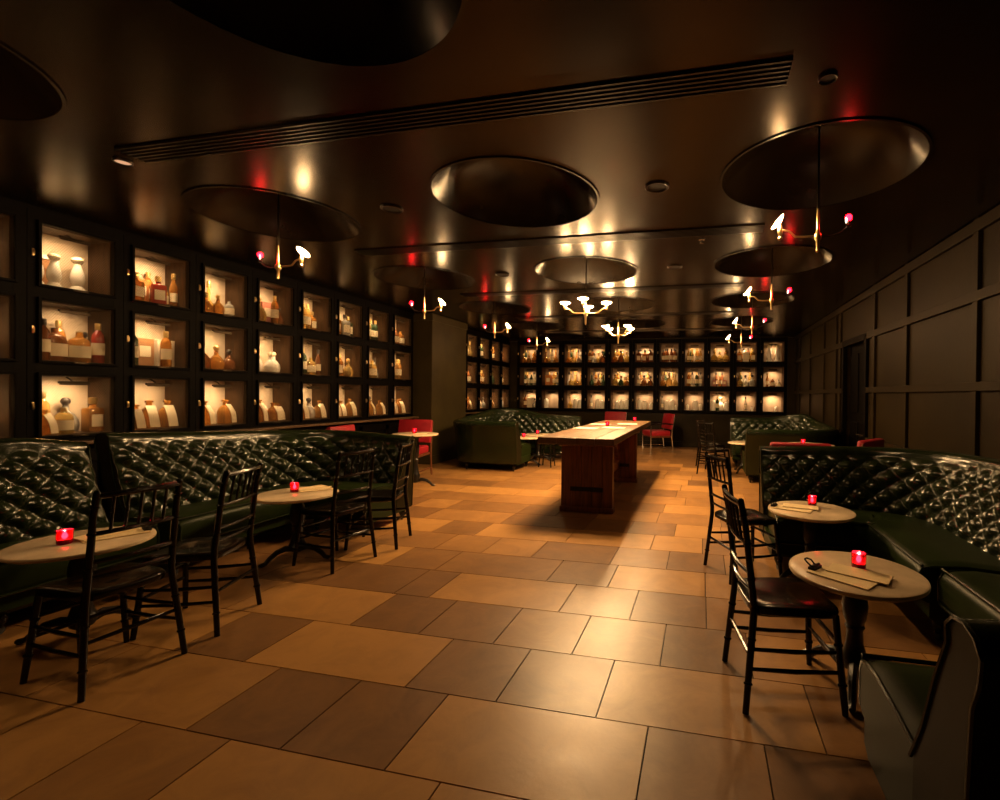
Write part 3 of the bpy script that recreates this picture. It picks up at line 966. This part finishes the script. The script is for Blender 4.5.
    # --- turned feet with casters
    for k in range(feet):
        s = .06 + (L - .12) * k / (feet - 1)
        q = min(S, key=lambda t: abs(t[2] - s))
        for d in (depth - .12, -.2):
            f = MB()
            c = W(q[0], q[1], d, 0)
            f.lathe([(.016, .035), (.018, .045), (.030, .07), (.034, .09), (.026, .105), (.028, .118)], c, seg=12)
            t = f.build('foot', M['blacklacquer'], root)
            w = MB(); w.lathe([(.006, -.011), (.021, -.009), (.021, .009), (.006, .011)], c + Vector((0, 0, .021)), seg=12, axis=(1, .3, 0))
            w.build('caster', M['rubber'], t)
    return root

sofa('corner_sofa', 'green tufted corner sofa at left, behind the second marble table from the left', [(-3.0, 4.17), (-4.02, 4.17), (-4.02, 2.60)],
     lambda s, L: .865 + .145 * s / L, splits=(1.45,), feet=5, depth=.44, rake=.20)
sofa('tufted_sofa', 'green tufted sofa cut off by the left edge of the photo', [(-4.02, 2.47), (-4.02, .5)], lambda s, L: .955 + .06 * math.sin(min(1, s / .4) * PI / 2), splits=(1.,), feet=4, depth=.44, rake=.20)
sofa('corner_sofa', 'green tufted corner sofa on the right behind the two marble tables', [(1.66, 2.865), (1.66, 4.2), (.52, 4.2)],
     lambda s, L: .95 - .075 * s / L, feet=5, rake=.20)
sofa('corner_sofa', 'green sofa end in the bottom right corner of the photo', [(.558, 1.41), (1.66, 1.41), (1.66, 2.845)],
     lambda s, L: .85 + .09 * s / L, feet=5, depth=.42, rake=.195)
def lin(s, pts):
    for (a, za), (b, zb) in zip(pts[:-1], pts[1:]):
        if s <= b: return za + (zb - za) * max(0, (s - a)) / (b - a)
    return pts[-1][1]
sofa('booth_sofa', 'green booth sofa at far left beside the pillar, plain back towards the camera', [(-2.56, 9.55), (-4.16, 9.55), (-4.16, 7.74), (-3.08, 7.74)],
     lambda s, L: lin(s, [(0, .85), (.9, .90), (1.43, 1.0), (1.6, 1.0), (3.1, .85), (L, .85)]), splits=(1.5, 3.3), feet=6, fine=False, rake=.18, r=.30)
sofa('booth_sofa', 'green booth sofa at far right by the door, plain back towards the camera', [(.66, 7.74), (1.78, 7.74), (1.78, 9.6), (.56, 9.6)],
     lambda s, L: lin(s, [(0, .82), (1.1, .83), (2.45, .90), (2.62, .99), (2.75, .99), (3.1, .90), (L, .89)]), splits=(1.2, 3.0), feet=6, fine=False, rake=.18)

# ------------------------------------------------------------------ tables, candles, menus
def pedestal_table(label, x, y, r=.29, h=.52, rz=0., group='low marble pedestal tables', proto={}):
    key = (r, h)
    if key in proto: return dup(proto[key], (x, y, 0), rz, label, group)
    t = empty('pedestal_table', (x, y, 0), rz)
    tag(t, label, 'table', group)
    g = MB(); g.lathe([(.01, h - .026), (r - .012, h - .026), (r - .002, h - .020), (r, h - .012), (r - .003, h - .004), (r - .012, h), (.01, h)], seg=56)
    g.build('tabletop', M['marble'], t)
    g = MB()
    k = (h - .03) / .45
    g.lathe([(.10, .450 * k), (.10, .438 * k), (.045, .428 * k), (.040, .40 * k), (.050, .375 * k), (.056, .33 * k), (.050, .28 * k), (.036, .25 * k), (.044, .24 * k), (.036, .225 * k), (.038, .17 * k), (.052, .12 * k), (.066, .10 * k), (.05, .07), (.03, .055)], seg=20)
    g.build('pedestal', M['iron'], t)
    for q in range(3):
        a = 2 * PI * q / 3
        ca, sa = math.cos(a), math.sin(a)
        g = MB()
        pr = [(.03, .085, .026), (.09, .10, .024), (.15, .085, .021), (.20, .05, .018), (.225, .022, .017), (.255, .016, .016), (.268, .018, .010)]
        g.tube([(d * ca, d * sa, z) for d, z, _ in pr], [w for _, _, w in pr], seg=8)
        g.build('leg', M['iron'], t)
    proto[key] = t
    return t

T1 = (.705, 2.40); T2 = (.765, 3.625); T3 = (-3.14, 3.15); T4 = (-3.23, 1.87)
pedestal_table('round marble pedestal table nearest on the right, beside the front right chair', *T1, rz=math.radians(132))
pedestal_table('round marble pedestal table second on the right, in front of the tufted sofa', *T2, rz=math.radians(200))
pedestal_table('round marble pedestal table second on the left, near the three spindle chairs', *T3, rz=math.radians(250))
pedestal_table('round marble pedestal table cut off by the left edge of the photo', *T4, rz=math.radians(330))
T5 = (-3.96, 5.95)
pedestal_table('taller round table in front of the red chair by the left pillar', *T5, r=.31, h=.75, rz=.4, group='taller round tables')
T6 = (1.236, 6.08)
pedestal_table('taller round table between the two red chairs on the right', *T6, r=.31, h=.75, rz=.4, group='taller round tables')
T7 = (-3.2, 8.30); T8 = (-3.22, 8.98); T9 = (.70, 8.55)
pedestal_table('round table nearest inside the far left booth', *T7, r=.27, h=.521, group='round tables in the far booths')
pedestal_table('round table deeper inside the far left booth', *T8, r=.27, h=.521, group='round tables in the far booths')
pedestal_table('round table inside the far right booth beside dark chairs', *T9, r=.27, h=.521, group='round tables in the far booths')

CP = {}
def candle(x, y, z, label, sc=1.):
    if 'p' in CP:
        o = dup(CP['p'], (x, y, z), 0, label, 'red glass votive candles')
    else:
        o = empty('votive_candle', (x, y, z)); tag(o, label, 'candle', 'red glass votive candles')
        g = MB(); g.lathe([(.004, .001), (.027, .001), (.031, .006), (.033, .074), (.0305, .074), (.028, .010), (.004, .008)], seg=20)
        g.build('glass_holder', M['redglass'], o)
        g = MB(); g.lathe([(.004, .009), (.0265, .011), (.027, .026), (.02, .028), (.004, .027)], seg=16); g.build('wax', M['wax'], o)
        g = MB(); g.lathe([(.002, .028), (.009, .034), (.012, .043), (.008, .056), (.001, .068)], seg=10); g.build('flame', M['flame'], o)
        CP['p'] = o
    o.scale = (sc, sc, sc)
candle(.73, 2.44, .52, 'red votive candle on the nearest right marble table')
candle(.80, 3.75, .52, 'red votive candle on the second right marble table')
candle(-3.20, 3.18, .52, 'red votive candle on the second left marble table')
candle(-3.25, 1.81, .52, 'red votive candle on the marble table at the left edge')
candle(T5[0] - .03, T5[1] + .02, .75, 'red votive candle on the tall table by the left red chair', .9)
candle(T6[0] - .05, T6[1], .75, 'red votive candle on the tall table by the right red chairs', .9)
candle(-1.32, 6.55, .88, 'red votive candle in the middle of the long wooden table', .9)
candle(-1.13, 7.95, .88, 'red votive candle at the far end of the long wooden table', .9)
candle(T7[0] - .06, T7[1], .521, 'red votive candle on the nearer table of the far left booth', .9)
candle(T8[0] - .02, T8[1], .521, 'red votive candle on the deeper table of the far left booth', .9)

MP = {}
def menu(x, y, z, rz, label, clip=True, sc=1.):
    key = clip
    if key in MP:
        o = dup(MP[key], (x, y, z), rz, label, 'cream menu boards')
    else:
        o = empty('menu_board', (x, y, z), rz); tag(o, label, 'menu', 'cream menu boards')
        g = MB(); g.box((0, 0, .004), (.265, .135, .006), bev=.002); g.build('card', M['paper'], o, smooth=False)
        if clip:
            g = MB()
            g.box((-.125, 0, .012), (.034, .075, .014), bev=.004)
            for sy in (-1, 1): g.tube([(-.135, sy * .018, .018), (-.155, sy * .022, .034), (-.170, sy * .010, .04), (-.170, 0, .04)], .004, seg=6)
            g.tube([(-.122, -.032, .02), (-.122, .032, .02)], .007, seg=8)
            g.build('clip', M['black'], o)
        MP[key] = o
    o.scale = (sc, sc, sc)
menu(.62, 2.29, .520, math.radians(-38), 'clipped cream menu lying on top of another on the nearest right table')
menu(.70, 2.335, .5265, math.radians(-28), 'unclipped cream menu by the candle on the nearest right table', clip=False, sc=.95)
menu(.635, 3.60, .520, math.radians(-22), 'clipped cream menu on the second right marble table')
menu(.70, 3.65, .5265, math.radians(-12), 'unclipped cream menu beside the candle on the second right table', clip=False, sc=.9)
menu(-3.10, 3.30, .520, math.radians(228), 'clipped cream menu on the second left marble table')
menu(-3.17, 3.31, .5265, math.radians(250), 'unclipped cream menu on the second left marble table', clip=False, sc=.85)
menu(-3.17, 1.98, .520, math.radians(245), 'clipped cream menu on the marble table at the left edge')
menu(-3.23, 1.97, .5265, math.radians(265), 'unclipped cream menu on the marble table at the left edge', clip=False, sc=.9)
menu(T5[0] + .09, T5[1] - .04, .75, .3, 'small cream menu on the tall table by the left red chair', clip=False, sc=.7)

def comm_table():
    t = empty('communal_table', (-1.27, 6.38, 0))
    tag(t, 'long high wooden table with pale top in the middle of the room', 'table')
    x0, x1, y0, y1, z = -.41, .40, -1.72, 1.72, .88
    g = MB()
    n = 4
    for k in range(n):
        a = x0 + (x1 - x0) * k / n; b = x0 + (x1 - x0) * (k + 1) / n
        g.box(((a + b) / 2, (y0 + y1) / 2, z - .035), (b - a - .002, y1 - y0, .07), bev=.006)
    g.build('tabletop', M['tablewood'], t, smooth=False)
    for q, yy in enumerate((-1.19, .73)):
        g = MB()
        m = 5
        for k in range(m):
            a = -.30 + .6 * k / m; b = -.30 + .6 * (k + 1) / m
            g.box(((a + b) / 2, yy, .425), (b - a - .004, .085, .77), bev=.006)
        lg = g.build('leg', M['legwood'], t, smooth=False)
        p = MB(); p.box((0, yy, .03), (.625, .12, .06), bev=.01); p.build('foot_rail', M['legwood'], lg, smooth=False)
        p = MB(); p.box((0, yy, .775), (.66, .12, .06), bev=.01); p.build('top_rail', M['legwood'], lg, smooth=False)
        p = MB(); p.box((0, yy - .046, .26), (.38, .008, .05), bev=.003)
        for xx in (-.16, -.05, .06, .16): p.lathe([(.012, 0), (.008, .006), (.002, .008)], (xx, yy - .05, .26), seg=8, axis=(0, -1, 0))
        p.build('iron_strap', M['black'], lg, smooth=False)
    g = MB(); g.box((0, -.23, .28), (.09, 1.92 - .08, .12), bev=.01); g.build('stretcher', M['legwood'], t, smooth=False)
    for yy, sgn in ((-1.14, 1), (.68, -1)):
        g = MB()
        R = Matrix.Rotation(sgn * math.radians(45), 3, 'X')
        g.box((0, yy + sgn * .24, .60), (.07, .52, .07), rot=R, bev=.006); g.build('brace', M['legwood'], t, smooth=False)
comm_table()
TX = {}
def sheet(x, y, rz, label, w=.22, l=.30):
    if 'p' in TX: o = dup(TX['p'], (x, y, .8805), rz, label, 'white menu sheets on the long table')
    else:
        g = MB(); g.box((0, 0, .002), (w, l, .004), bev=.001)
        o = g.build('menu_sheet', M['whitepaper'], smooth=False); o.location = (x, y, .8805); o.rotation_euler = (0, 0, rz)
        tag(o, label, 'menu', 'white menu sheets on the long table'); TX['p'] = o
sheet(-1.50, 6.05, 1.5, 'white menu sheet nearest on the long table, left side')
sheet(-1.17, 6.25, 1.62, 'white menu sheet just before the middle candle of the long table')
sheet(-1.50, 6.9, 1.5, 'white menu sheet left of and beyond the middle candle on the long table')
sheet(-1.12, 7.1, 1.7, 'white menu sheet right of and beyond the middle candle on the long table')

# ------------------------------------------------------------------ chairs
def spindle_chair():
    """local: faces +x, origin under the seat centre"""
    t = empty('spindle_chair'); t['category'] = 'chair'
    B = M['blacklacquer']
    sz = .43
    # saddle seat
    g = MB()
    N = 36
    def outline(sc, z):
        pts = []
        for k in range(N):
            a = 2 * PI * k / N
            ca, sa = math.cos(a), math.sin(a)
            e = .38
            x = .205 * math.copysign(abs(ca) ** e, ca); y = .215 * math.copysign(abs(sa) ** e, sa)
            y *= 1 + .10 * (x / .205) * .6
            pts.append((x * sc, y * sc, z + .010 * ((y / .215) ** 2) * (1 if z > sz - .02 else 0) - .006 * (x / .2 if x > 0 else 0)))
        return pts
    rows = [outline(.93, sz - .036), outline(.985, sz - .030), outline(1., sz - .018), outline(.985, sz - .006), outline(.93, sz), outline(.6, sz - .008), outline(.25, sz - .012)]
    V = g.grid(rows, closeu=True)
    g._f(V[0][::-1]); g._f(V[-1])
    g.build('seat', B, t)
    def ringed(p0, p1, r, knots):
        """bamboo-turned rod"""
        p0, p1 = Vector(p0), Vector(p1)
        pts, rs = [], []
        fs = [0, 1]
        for k in knots: fs += [k - .018, k - .006, k + .006, k + .018]
        for f in sorted(fs):
            pts.append(p0.lerp(p1, f))
            kn = min([abs(f - k) for k in knots] + [1])
            rs.append(r * (1.28 if kn < .01 else 1.))
        return pts, rs
    for sy in (-1, 1):
        g = MB(); p, r = ringed((.175, sy * .185, sz - .03), (.205, sy * .235, 0), .0165, (.3, .7)); r[-1] = .014
        g.tube(p, r, seg=10); g.build('leg', B, t)
        g = MB()
        pts = [(-.235, sy * .245, 0), (-.215, sy * .225, .2), (-.195, sy * .205, .40), (-.195, sy * .2, .46), (-.215, sy * .198, .62), (-.235, sy * .197, .78), (-.258, sy * .196, .885), (-.259, sy * .196, .893)]
        g.tube(pts, [.015, .0165, .0175, .0175, .0165, .0155, .015, .008], seg=10)
        for f in (.12, .3, .55, .7, .82):
            for a, b in zip(pts[:-1], pts[1:]):
                if a[2] <= f < b[2]:
                    q = Vector(a).lerp(Vector(b), (f - a[2]) / (b[2] - a[2]))
                    d = (Vector(b) - Vector(a)).normalized()
                    g.tube([q - d * .006, q - d * .002, q + d * .002, q + d * .006], [.016, .0205, .0205, .016], seg=10)
        g.build('leg', B, t)
    def bx(z):   # x of the back posts at height z
        pts = [(-.195, .46), (-.215, .62), (-.235, .78), (-.258, .885)]
        for a, b in zip(pts[:-1], pts[1:]):
            if a[1] <= z <= b[1]: return a[0] + (b[0] - a[0]) * (z - a[1]) / (b[1] - a[1])
        return -.195
    for z, bow, r in ((.868, .018, .0135), (.70, .016, .010), (.575, .022, .010), (.505, .022, .009)):
        g = MB(); g.tube([(bx(z) - bow * (1 - (k / 5 - 1) ** 2), .197 * (k / 5 - 1), z) for k in range(11)], r, seg=8)
        g.build('back_rail', B, t)
    for k in range(5):
        y = (k - 2) * .062
        f = 1 - (y / .197) ** 2
        g = MB(); p, r = ringed((bx(.70) - .016 * f, y, .70), (bx(.868) - .018 * f, y, .868), .0075, (.5,))
        g.tube(p, r, seg=8); g.build('spindle', B, t)
    def fr(z): f = 1 - z / (sz - .03); return (.175 + .03 * f, .185 + .05 * f)
    def br(z):
        f = z / .4
        return (-.235 + .04 * f, .245 - .04 * f)
    for z in (.17, .25):
        for sy in (-1, 1):
            a, b = fr(z), br(z + .01)
            g = MB(); g.tube([(a[0], sy * a[1], z), ((a[0] + b[0]) / 2, sy * (a[1] + b[1]) / 2, z), (b[0], sy * b[1], z + .01)], [.0085, .011, .0085], seg=8); g.build('stretcher', B, t)
    for z in (.20, .29):
        a = fr(z); g = MB(); g.tube([(a[0], -a[1], z), (a[0], 0, z), (a[0], a[1], z)], [.0085, .011, .0085], seg=8); g.build('stretcher', B, t)
    b = br(.23); g = MB(); g.tube([(b[0], -b[1], .23), (b[0], 0, .23), (b[0], b[1], .23)], [.0085, .011, .0085], seg=8); g.build('stretcher', B, t)
    for ch in t.children:
        for v in ch.data.vertices: v.co.x = v.co.x * .94 + .012; v.co.y *= .80
    return t

def chair_pose(bl, br_):
    """back feet positions -> origin and rotation (faces away from the back)"""
    a, b = Vector(bl), Vector(br_)
    m = (a + b) / 2
    d = (b - a).normalized()
    f = Vector((d.y, -d.x))
    return m + f * .207, math.atan2(f.y, f.x)
SC = spindle_chair()
CH = [
 ((.190, 2.06), (.125, 2.43), 1, 'black spindle-back chair nearest on the right, beside the front marble table'),
 ((.20, 3.45), (.04, 3.77), 1, 'black spindle-back chair second on the right, behind the nearest right one'),
 ((-2.571, 1.48), (-2.545, 1.88), -1, 'black spindle-back chair at far left front, at the cut-off marble table'),
 ((-2.556, 2.05), (-2.685, 2.41), -1, 'black spindle-back chair second from the left, standing slightly turned'),
 ((-2.628, 2.94), (-2.569, 3.325), -1, 'black spindle-back chair right in front of the second left marble table'),
 ((-2.52, 3.525), (-2.64, 3.895), -1, 'black spindle-back chair fourth from left, by the end of the tufted sofa'),
]
first = True
for a, b, sgn, lb in CH:
    loc, rz = chair_pose(a, b)
    f = Vector((math.cos(rz), math.sin(rz)))
    if f.x * sgn < 0:
        m = (Vector(a) + Vector(b)) / 2
        loc = m - f * .207; rz += PI
    if first:
        SC.location = (loc.x, loc.y, 0); SC.rotation_euler = (0, 0, rz); SC['label'] = lb; SC['group'] = 'black spindle-back chairs'; first = False
    else: dup(SC, (loc.x, loc.y, 0), rz, lb, 'black spindle-back chairs')
for x, y, rz, lb in ((.20, 8.16, .82, 'black spindle-back chair nearest by the far right booth'), (.16, 8.95, .45, 'black spindle-back chair deeper by the far right booth'),
                     (-2.42, 11.75, PI - .15, 'black spindle-back chair nearest by the far left booth'), (-2.35, 12.7, PI + .1, 'black spindle-back chair deeper by the far left booth')):
    if 'left' in lb: continue
    dup(SC, (x, y, 0), rz, lb, 'black spindle-back chairs')

# low dark stools at the far left booth
def stool(x, y, lb, proto={}):
    if 'p' in proto: dup(proto['p'], (x, y, 0), .2, lb, 'low dark stools by the far left booth'); return
    t = empty('low_stool', (x, y, 0)); tag(t, lb, 'stool', 'low dark stools by the far left booth')
    g = MB(); g.lathe([(.02, .405), (.16, .405), (.175, .415), (.175, .43), (.16, .44), (.02, .436)], seg=28); g.build('seat', M['blacklacquer'], t)
    for k in range(4):
        a = PI / 4 + k * PI / 2
        g = MB(); g.tube([(.12 * math.cos(a), .12 * math.sin(a), .41), (.165 * math.cos(a), .165 * math.sin(a), 0)], [.015, .012], seg=8); g.build('leg', M['blacklacquer'], t)
    g = MB(); n = 24
    g.tube([(.143 * math.cos(2 * PI * k / n), .143 * math.sin(2 * PI * k / n), .18) for k in range(n + 1)], .008, seg=6, cap=False); g.build('stretcher', M['blacklacquer'], t)
    proto['p'] = t
stool(-2.78, 8.22, 'low dark stool nearest in front of the far left booth')
stool(-2.78, 9.0, 'low dark stool deeper in front of the far left booth')

def red_chair(arm, wood):
    """faces +x"""
    t = empty('red_chair'); t['category'] = 'chair'
    W_ = .56 if not arm else .58
    g = MB(); g.box((.02, 0, .43), (.52, W_ - .06, .12), bev=.03); g.build('seat', M['red'], t)
    g = MB(); R = Matrix.Rotation(math.radians(-10), 3, 'Y')
    g.box((-.28, 0, .705), (.075, W_ - .02, .37), rot=R, bev=.02); g.build('backrest', M['red'], t)
    lm = M['legwood'] if wood else M['chrome']
    for sy in (-1, 1):
        y = sy * (W_ / 2 - .015)
        g = MB()
        if wood: g.tube([(.26, y, .50 if arm else .42), (.265, y, .30), (.255, y, .2), (.265, y, .1), (.26, y, .0)], [.018, .022, .016, .022, .013], seg=8)
        else: g.tube([(.26, y, .64), (.26, y, .0)], .013, seg=8)
        g.build('leg', lm, t)
        g = MB(); g.tube([(-.33, y, .86), (-.27, y, .5), (-.26, y, .36), (-.30, y, .0)], [.013, .017, .017, .013], seg=8); g.build('leg', lm, t)
        if arm:
            g = MB(); g.tube([(-.29, y, .64), (-.1, y, .66), (.2, y, .65), (.28, y, .63)], .018, seg=8); g.build('armrest', M['blacklacquer'], t)
        g = MB(); g.tube([(.26, y, .12), (-.28, y, .12)], .010, seg=8); g.build('stretcher', lm, t)
    g = MB(); g.box((.0, 0, .355), (.5, W_ - .05, .04), bev=.006); g.build('seat_frame', M['legwood'], t, smooth=False)
    return t
RC = red_chair(False, True)
RA = red_chair(True, False)
def put(o, x, y, rz, lb, g):
    o.location = (x, y, 0); o.rotation_euler = (0, 0, rz); o['label'] = lb; o['group'] = g
put(RC, -4.50, 6.55, math.radians(-80), 'red upholstered chair facing the camera behind the tall table by the pillar', 'red upholstered chairs')
dup(RC, (-4.27, 5.30, 0), math.radians(10), 'red upholstered chair back just above the left corner sofa', 'red upholstered chairs')
dup(RC, (.92, 5.06, 0), math.radians(87), 'red upholstered chair with its back against the right corner sofa', 'red upholstered chairs')
dup(RC, (1.48, 5.60, 0), math.radians(142), 'red upholstered chair peeking above the right corner sofa near the wall', 'red upholstered chairs')
put(RA, -1.06, 11.25, math.radians(207), 'red armchair with steel legs beyond the right end of the long table', 'red armchairs at the back wall')
dup(RA, (-2.2, 11.55, 0), math.radians(-95), 'red armchair at the back wall half hidden behind the long table', 'red armchairs at the back wall')

# ------------------------------------------------------------------ lamps
def disc_lamp(parent, P, nrm, mats=('disc', 'discback'), r=.055):
    n = Vector(nrm).normalized()
    P = Vector(P)
    g = MB()
    g.mi = 1
    g.lathe([(.004, -.002), (r * .6, .004), (r, .016), (r, .018)], P, seg=28, axis=n, cap=False)
    g.mi = 0
    g.lathe([(r, .018), (r * .97, .018), (r * .6, .010), (.004, .006)], P, seg=28, axis=n, cap=False)
    return g.build('lamp_disc', [M[mats[0]], M[mats[1]]], parent, ang=60, fix=False)

def pendant(x, y, label, proto={}, mirror=False):
    """rod hanging from the dome crown with one arm for a bright disc and one for a red lamp"""
    key = mirror
    if key in proto: return dup(proto[key], (x, y, 0), 0, label, 'branching rod pendants under the side domes')
    t = empty('pendant_lamp', (x, y, 0)); tag(t, label, 'lamp', 'branching rod pendants under the side domes')
    sx = 1 if mirror else -1        # side of the bright disc
    ztop = ZC + .345
    g = MB(); g.lathe([(.055, 0), (.055, -.018), (.02, -.03), (.008, -.04)], (0, 0, ztop), seg=18); g.build('ceiling_rose', M['darkmetal'], t)
    g = MB(); g.tube([(0, 0, ztop - .03), (0, 0, 2.56)], .007, seg=8); g.build('rod', M['darkmetal'], t)
    g = MB(); g.tube([(0, 0, 2.575), (0, 0, 2.52), (0, 0, 2.44), (0, 0, 2.41), (0, 0, 2.395), (0, 0, 2.37), (0, 0, 2.355), (0, 0, 2.30), (0, 0, 2.285), (0, 0, 2.28)], [.006, .010, .011, .012, .024, .024, .012, .011, .013, .004], seg=10)
    g.build('stem', M['brass'], t)
    # disc arm
    g = MB(); g.tube([(0, 0, 2.385), (sx * .09, 0, 2.385), (sx * .14, 0, 2.39), (sx * .18, 0, 2.43), (sx * .215, 0, 2.435), (sx * .235, 0, 2.43)], .0065, seg=8)
    a = g.build('arm', M['brass'], t)
    g = MB(); g.lathe([(.004, -.06), (.012, -.055), (.016, -.045), (.010, -.035), (.014, -.02), (.018, 0), (.014, .03), (.008, .045)], (sx * .235, 0, 2.43), seg=12)
    g.build('socket', M['brass'], a)
    disc_lamp(t, (sx * .24, 0, 2.485), (sx * -(-.77) * -1 if False else (.77 if mirror else -.77), 0, .64))
    # red arm
    g = MB(); g.tube([(0, 0, 2.385), (-sx * .08, 0, 2.38), (-sx * .14, 0, 2.40), (-sx * .185, 0, 2.44)], .0055, seg=8)
    a = g.build('arm', M['iron'], t)
    g = MB(); g.lathe([(.004, -.02), (.016, -.012), (.018, -.006), (.008, .0), (.008, .025)], (-sx * .185, 0, 2.45), seg=12); g.build('socket', M['darkmetal'], a)
    g = MB(); g.lathe([(.008, .0), (.018, .010), (.021, .026), (.016, .038), (.004, .044)], (-sx * .185, 0, 2.472), seg=14); g.build('red_bulb', M['redlamp'], t)
    g = MB(); g.lathe([(.004, 0), (.005, .022), (.0015, .034)], (-sx * .185 + sx * .020, -.020, 2.455), seg=8); g.build('candle_bulb', M['bulb'], t)
    proto[key] = t
    return t
names = ['nearest', 'second', 'third', 'fourth', 'fifth']
for k, y in enumerate(DY[1:5]):
    pendant(DX[2] + .01, y, f'rod pendant with bright disc and red lamp, {names[k]} in the right row', mirror=False)
for k, y in enumerate(DY[1:5]):
    pendant(DX[0] - .01, y, f'rod pendant with bright disc and red lamp, {names[k]} in the left row', mirror=True)

pendant(DX[0] - .01, DY[0], 'rod pendant hanging just outside the left edge of the photo', mirror=True)

def chandelier(x, y, rz, label, proto={}):
    if 'p' in proto: return dup(proto['p'], (x, y, 0), rz, label, 'four-armed chandeliers')
    t = empty('chandelier', (x, y, 0), rz); tag(t, label, 'chandelier', 'four-armed chandeliers')
    ztop = ZC + .345
    g = MB(); g.lathe([(.055, 0), (.055, -.018), (.02, -.03), (.008, -.04)], (0, 0, ztop), seg=18); g.build('ceiling_rose', M['darkmetal'], t)
    g = MB(); g.tube([(0, 0, ztop - .03), (0, 0, 2.50)], .007, seg=8); g.build('rod', M['darkmetal'], t)
    g = MB(); g.tube([(0, 0, 2.52), (0, 0, 2.46), (0, 0, 2.33), (0, 0, 2.315), (0, 0, 2.28), (0, 0, 2.26), (0, 0, 2.18), (0, 0, 2.16)], [.006, .011, .011, .026, .026, .012, .010, .004], seg=10); g.build('stem', M['brass'], t)
    for k in range(4):
        a = k * PI / 2 + .12
        ca, sa = math.cos(a), math.sin(a)
        g = MB(); g.tube([(d * ca, d * sa, z) for d, z in ((0, 2.30), (.10, 2.30), (.15, 2.305), (.20, 2.35), (.235, 2.36), (.25, 2.37))], .0065, seg=8)
        ar = g.build('arm', M['brass'], t)
        g = MB(); g.lathe([(.004, -.045), (.012, -.04), (.016, -.02), (.018, 0), (.012, .02)], (.25 * ca, .25 * sa, 2.385), seg=12); g.build('socket', M['brass'], ar)
        disc_lamp(t, (.25 * ca, .25 * sa, 2.408), (0, 0, 1), ('chandisc', 'chanback'), .058)
    proto['p'] = t
    return t
chandelier(DX[1], DY[2], 0, 'four-armed brass chandelier with glowing discs, nearer and larger one')
chandelier(DX[1] + .02, DY[3], .7, 'four-armed brass chandelier with glowing discs, farther and smaller one')

# ------------------------------------------------------------------ camera and render settings
cam = bpy.data.cameras.new('camera'); co = bpy.data.objects.new('camera', cam); C.objects.link(co)
f, yaw, pit, rol = 471.744, .2138168, .00780599, .01037401
cam.shift_x = (500 - 600.603) / 1000; cam.shift_y = (398 - 400) / 1000
cam.sensor_width = 36; cam.sensor_fit = 'HORIZONTAL'; cam.lens = f / 1000 * 36; cam.clip_start = .05; cam.clip_end = 100
cy, sy = math.cos(yaw), math.sin(yaw); cp, sp = math.cos(pit), math.sin(pit); cr, sr = math.cos(rol), math.sin(rol)
P_ = Matrix(((1, 0, 0), (0, cp, -sp), (0, sp, cp))); Q_ = Matrix(((cr, -sr, 0), (sr, cr, 0), (0, 0, 1)))
MM = Q_ @ P_
Rr = MM @ Vector((cy, 0, -sy)); Fr = MM @ Vector((sy, 0, cy)); Ur = MM @ Vector((0, -1, 0))
def toroom(v): return Vector((v.dot(Rr), v.dot(Fr), v.dot(Ur)))
X = toroom(Vector((1, 0, 0))); Y = toroom(Vector((0, -1, 0))); Z = toroom(Vector((0, 0, -1)))
mw = Matrix(((X.x, Y.x, Z.x, 0), (X.y, Y.y, Z.y, 0), (X.z, Y.z, Z.z, 1.33), (0, 0, 0, 1)))
co.matrix_world = mw
S_ = bpy.context.scene
S_.camera = co
w = bpy.data.worlds.new('world'); S_.world = w; w.use_nodes = True
w.node_tree.nodes['Background'].inputs[0].default_value = (.004, .003, .002, 1)
S_.view_settings.view_transform = 'Standard'; S_.view_settings.look = 'None'
S_.view_settings.exposure = 1.62; S_.view_settings.gamma = 1; S_.view_settings.use_curve_mapping = False
cyc = S_.cycles
cyc.use_denoising = True
cyc.max_bounces = 8; cyc.diffuse_bounces = 4; cyc.glossy_bounces = 4; cyc.transmission_bounces = 8; cyc.transparent_max_bounces = 8
cyc.sample_clamp_indirect = 3.; cyc.sample_clamp_direct = 0
cyc.caustics_reflective = False; cyc.caustics_refractive = False
cyc.use_light_tree = True
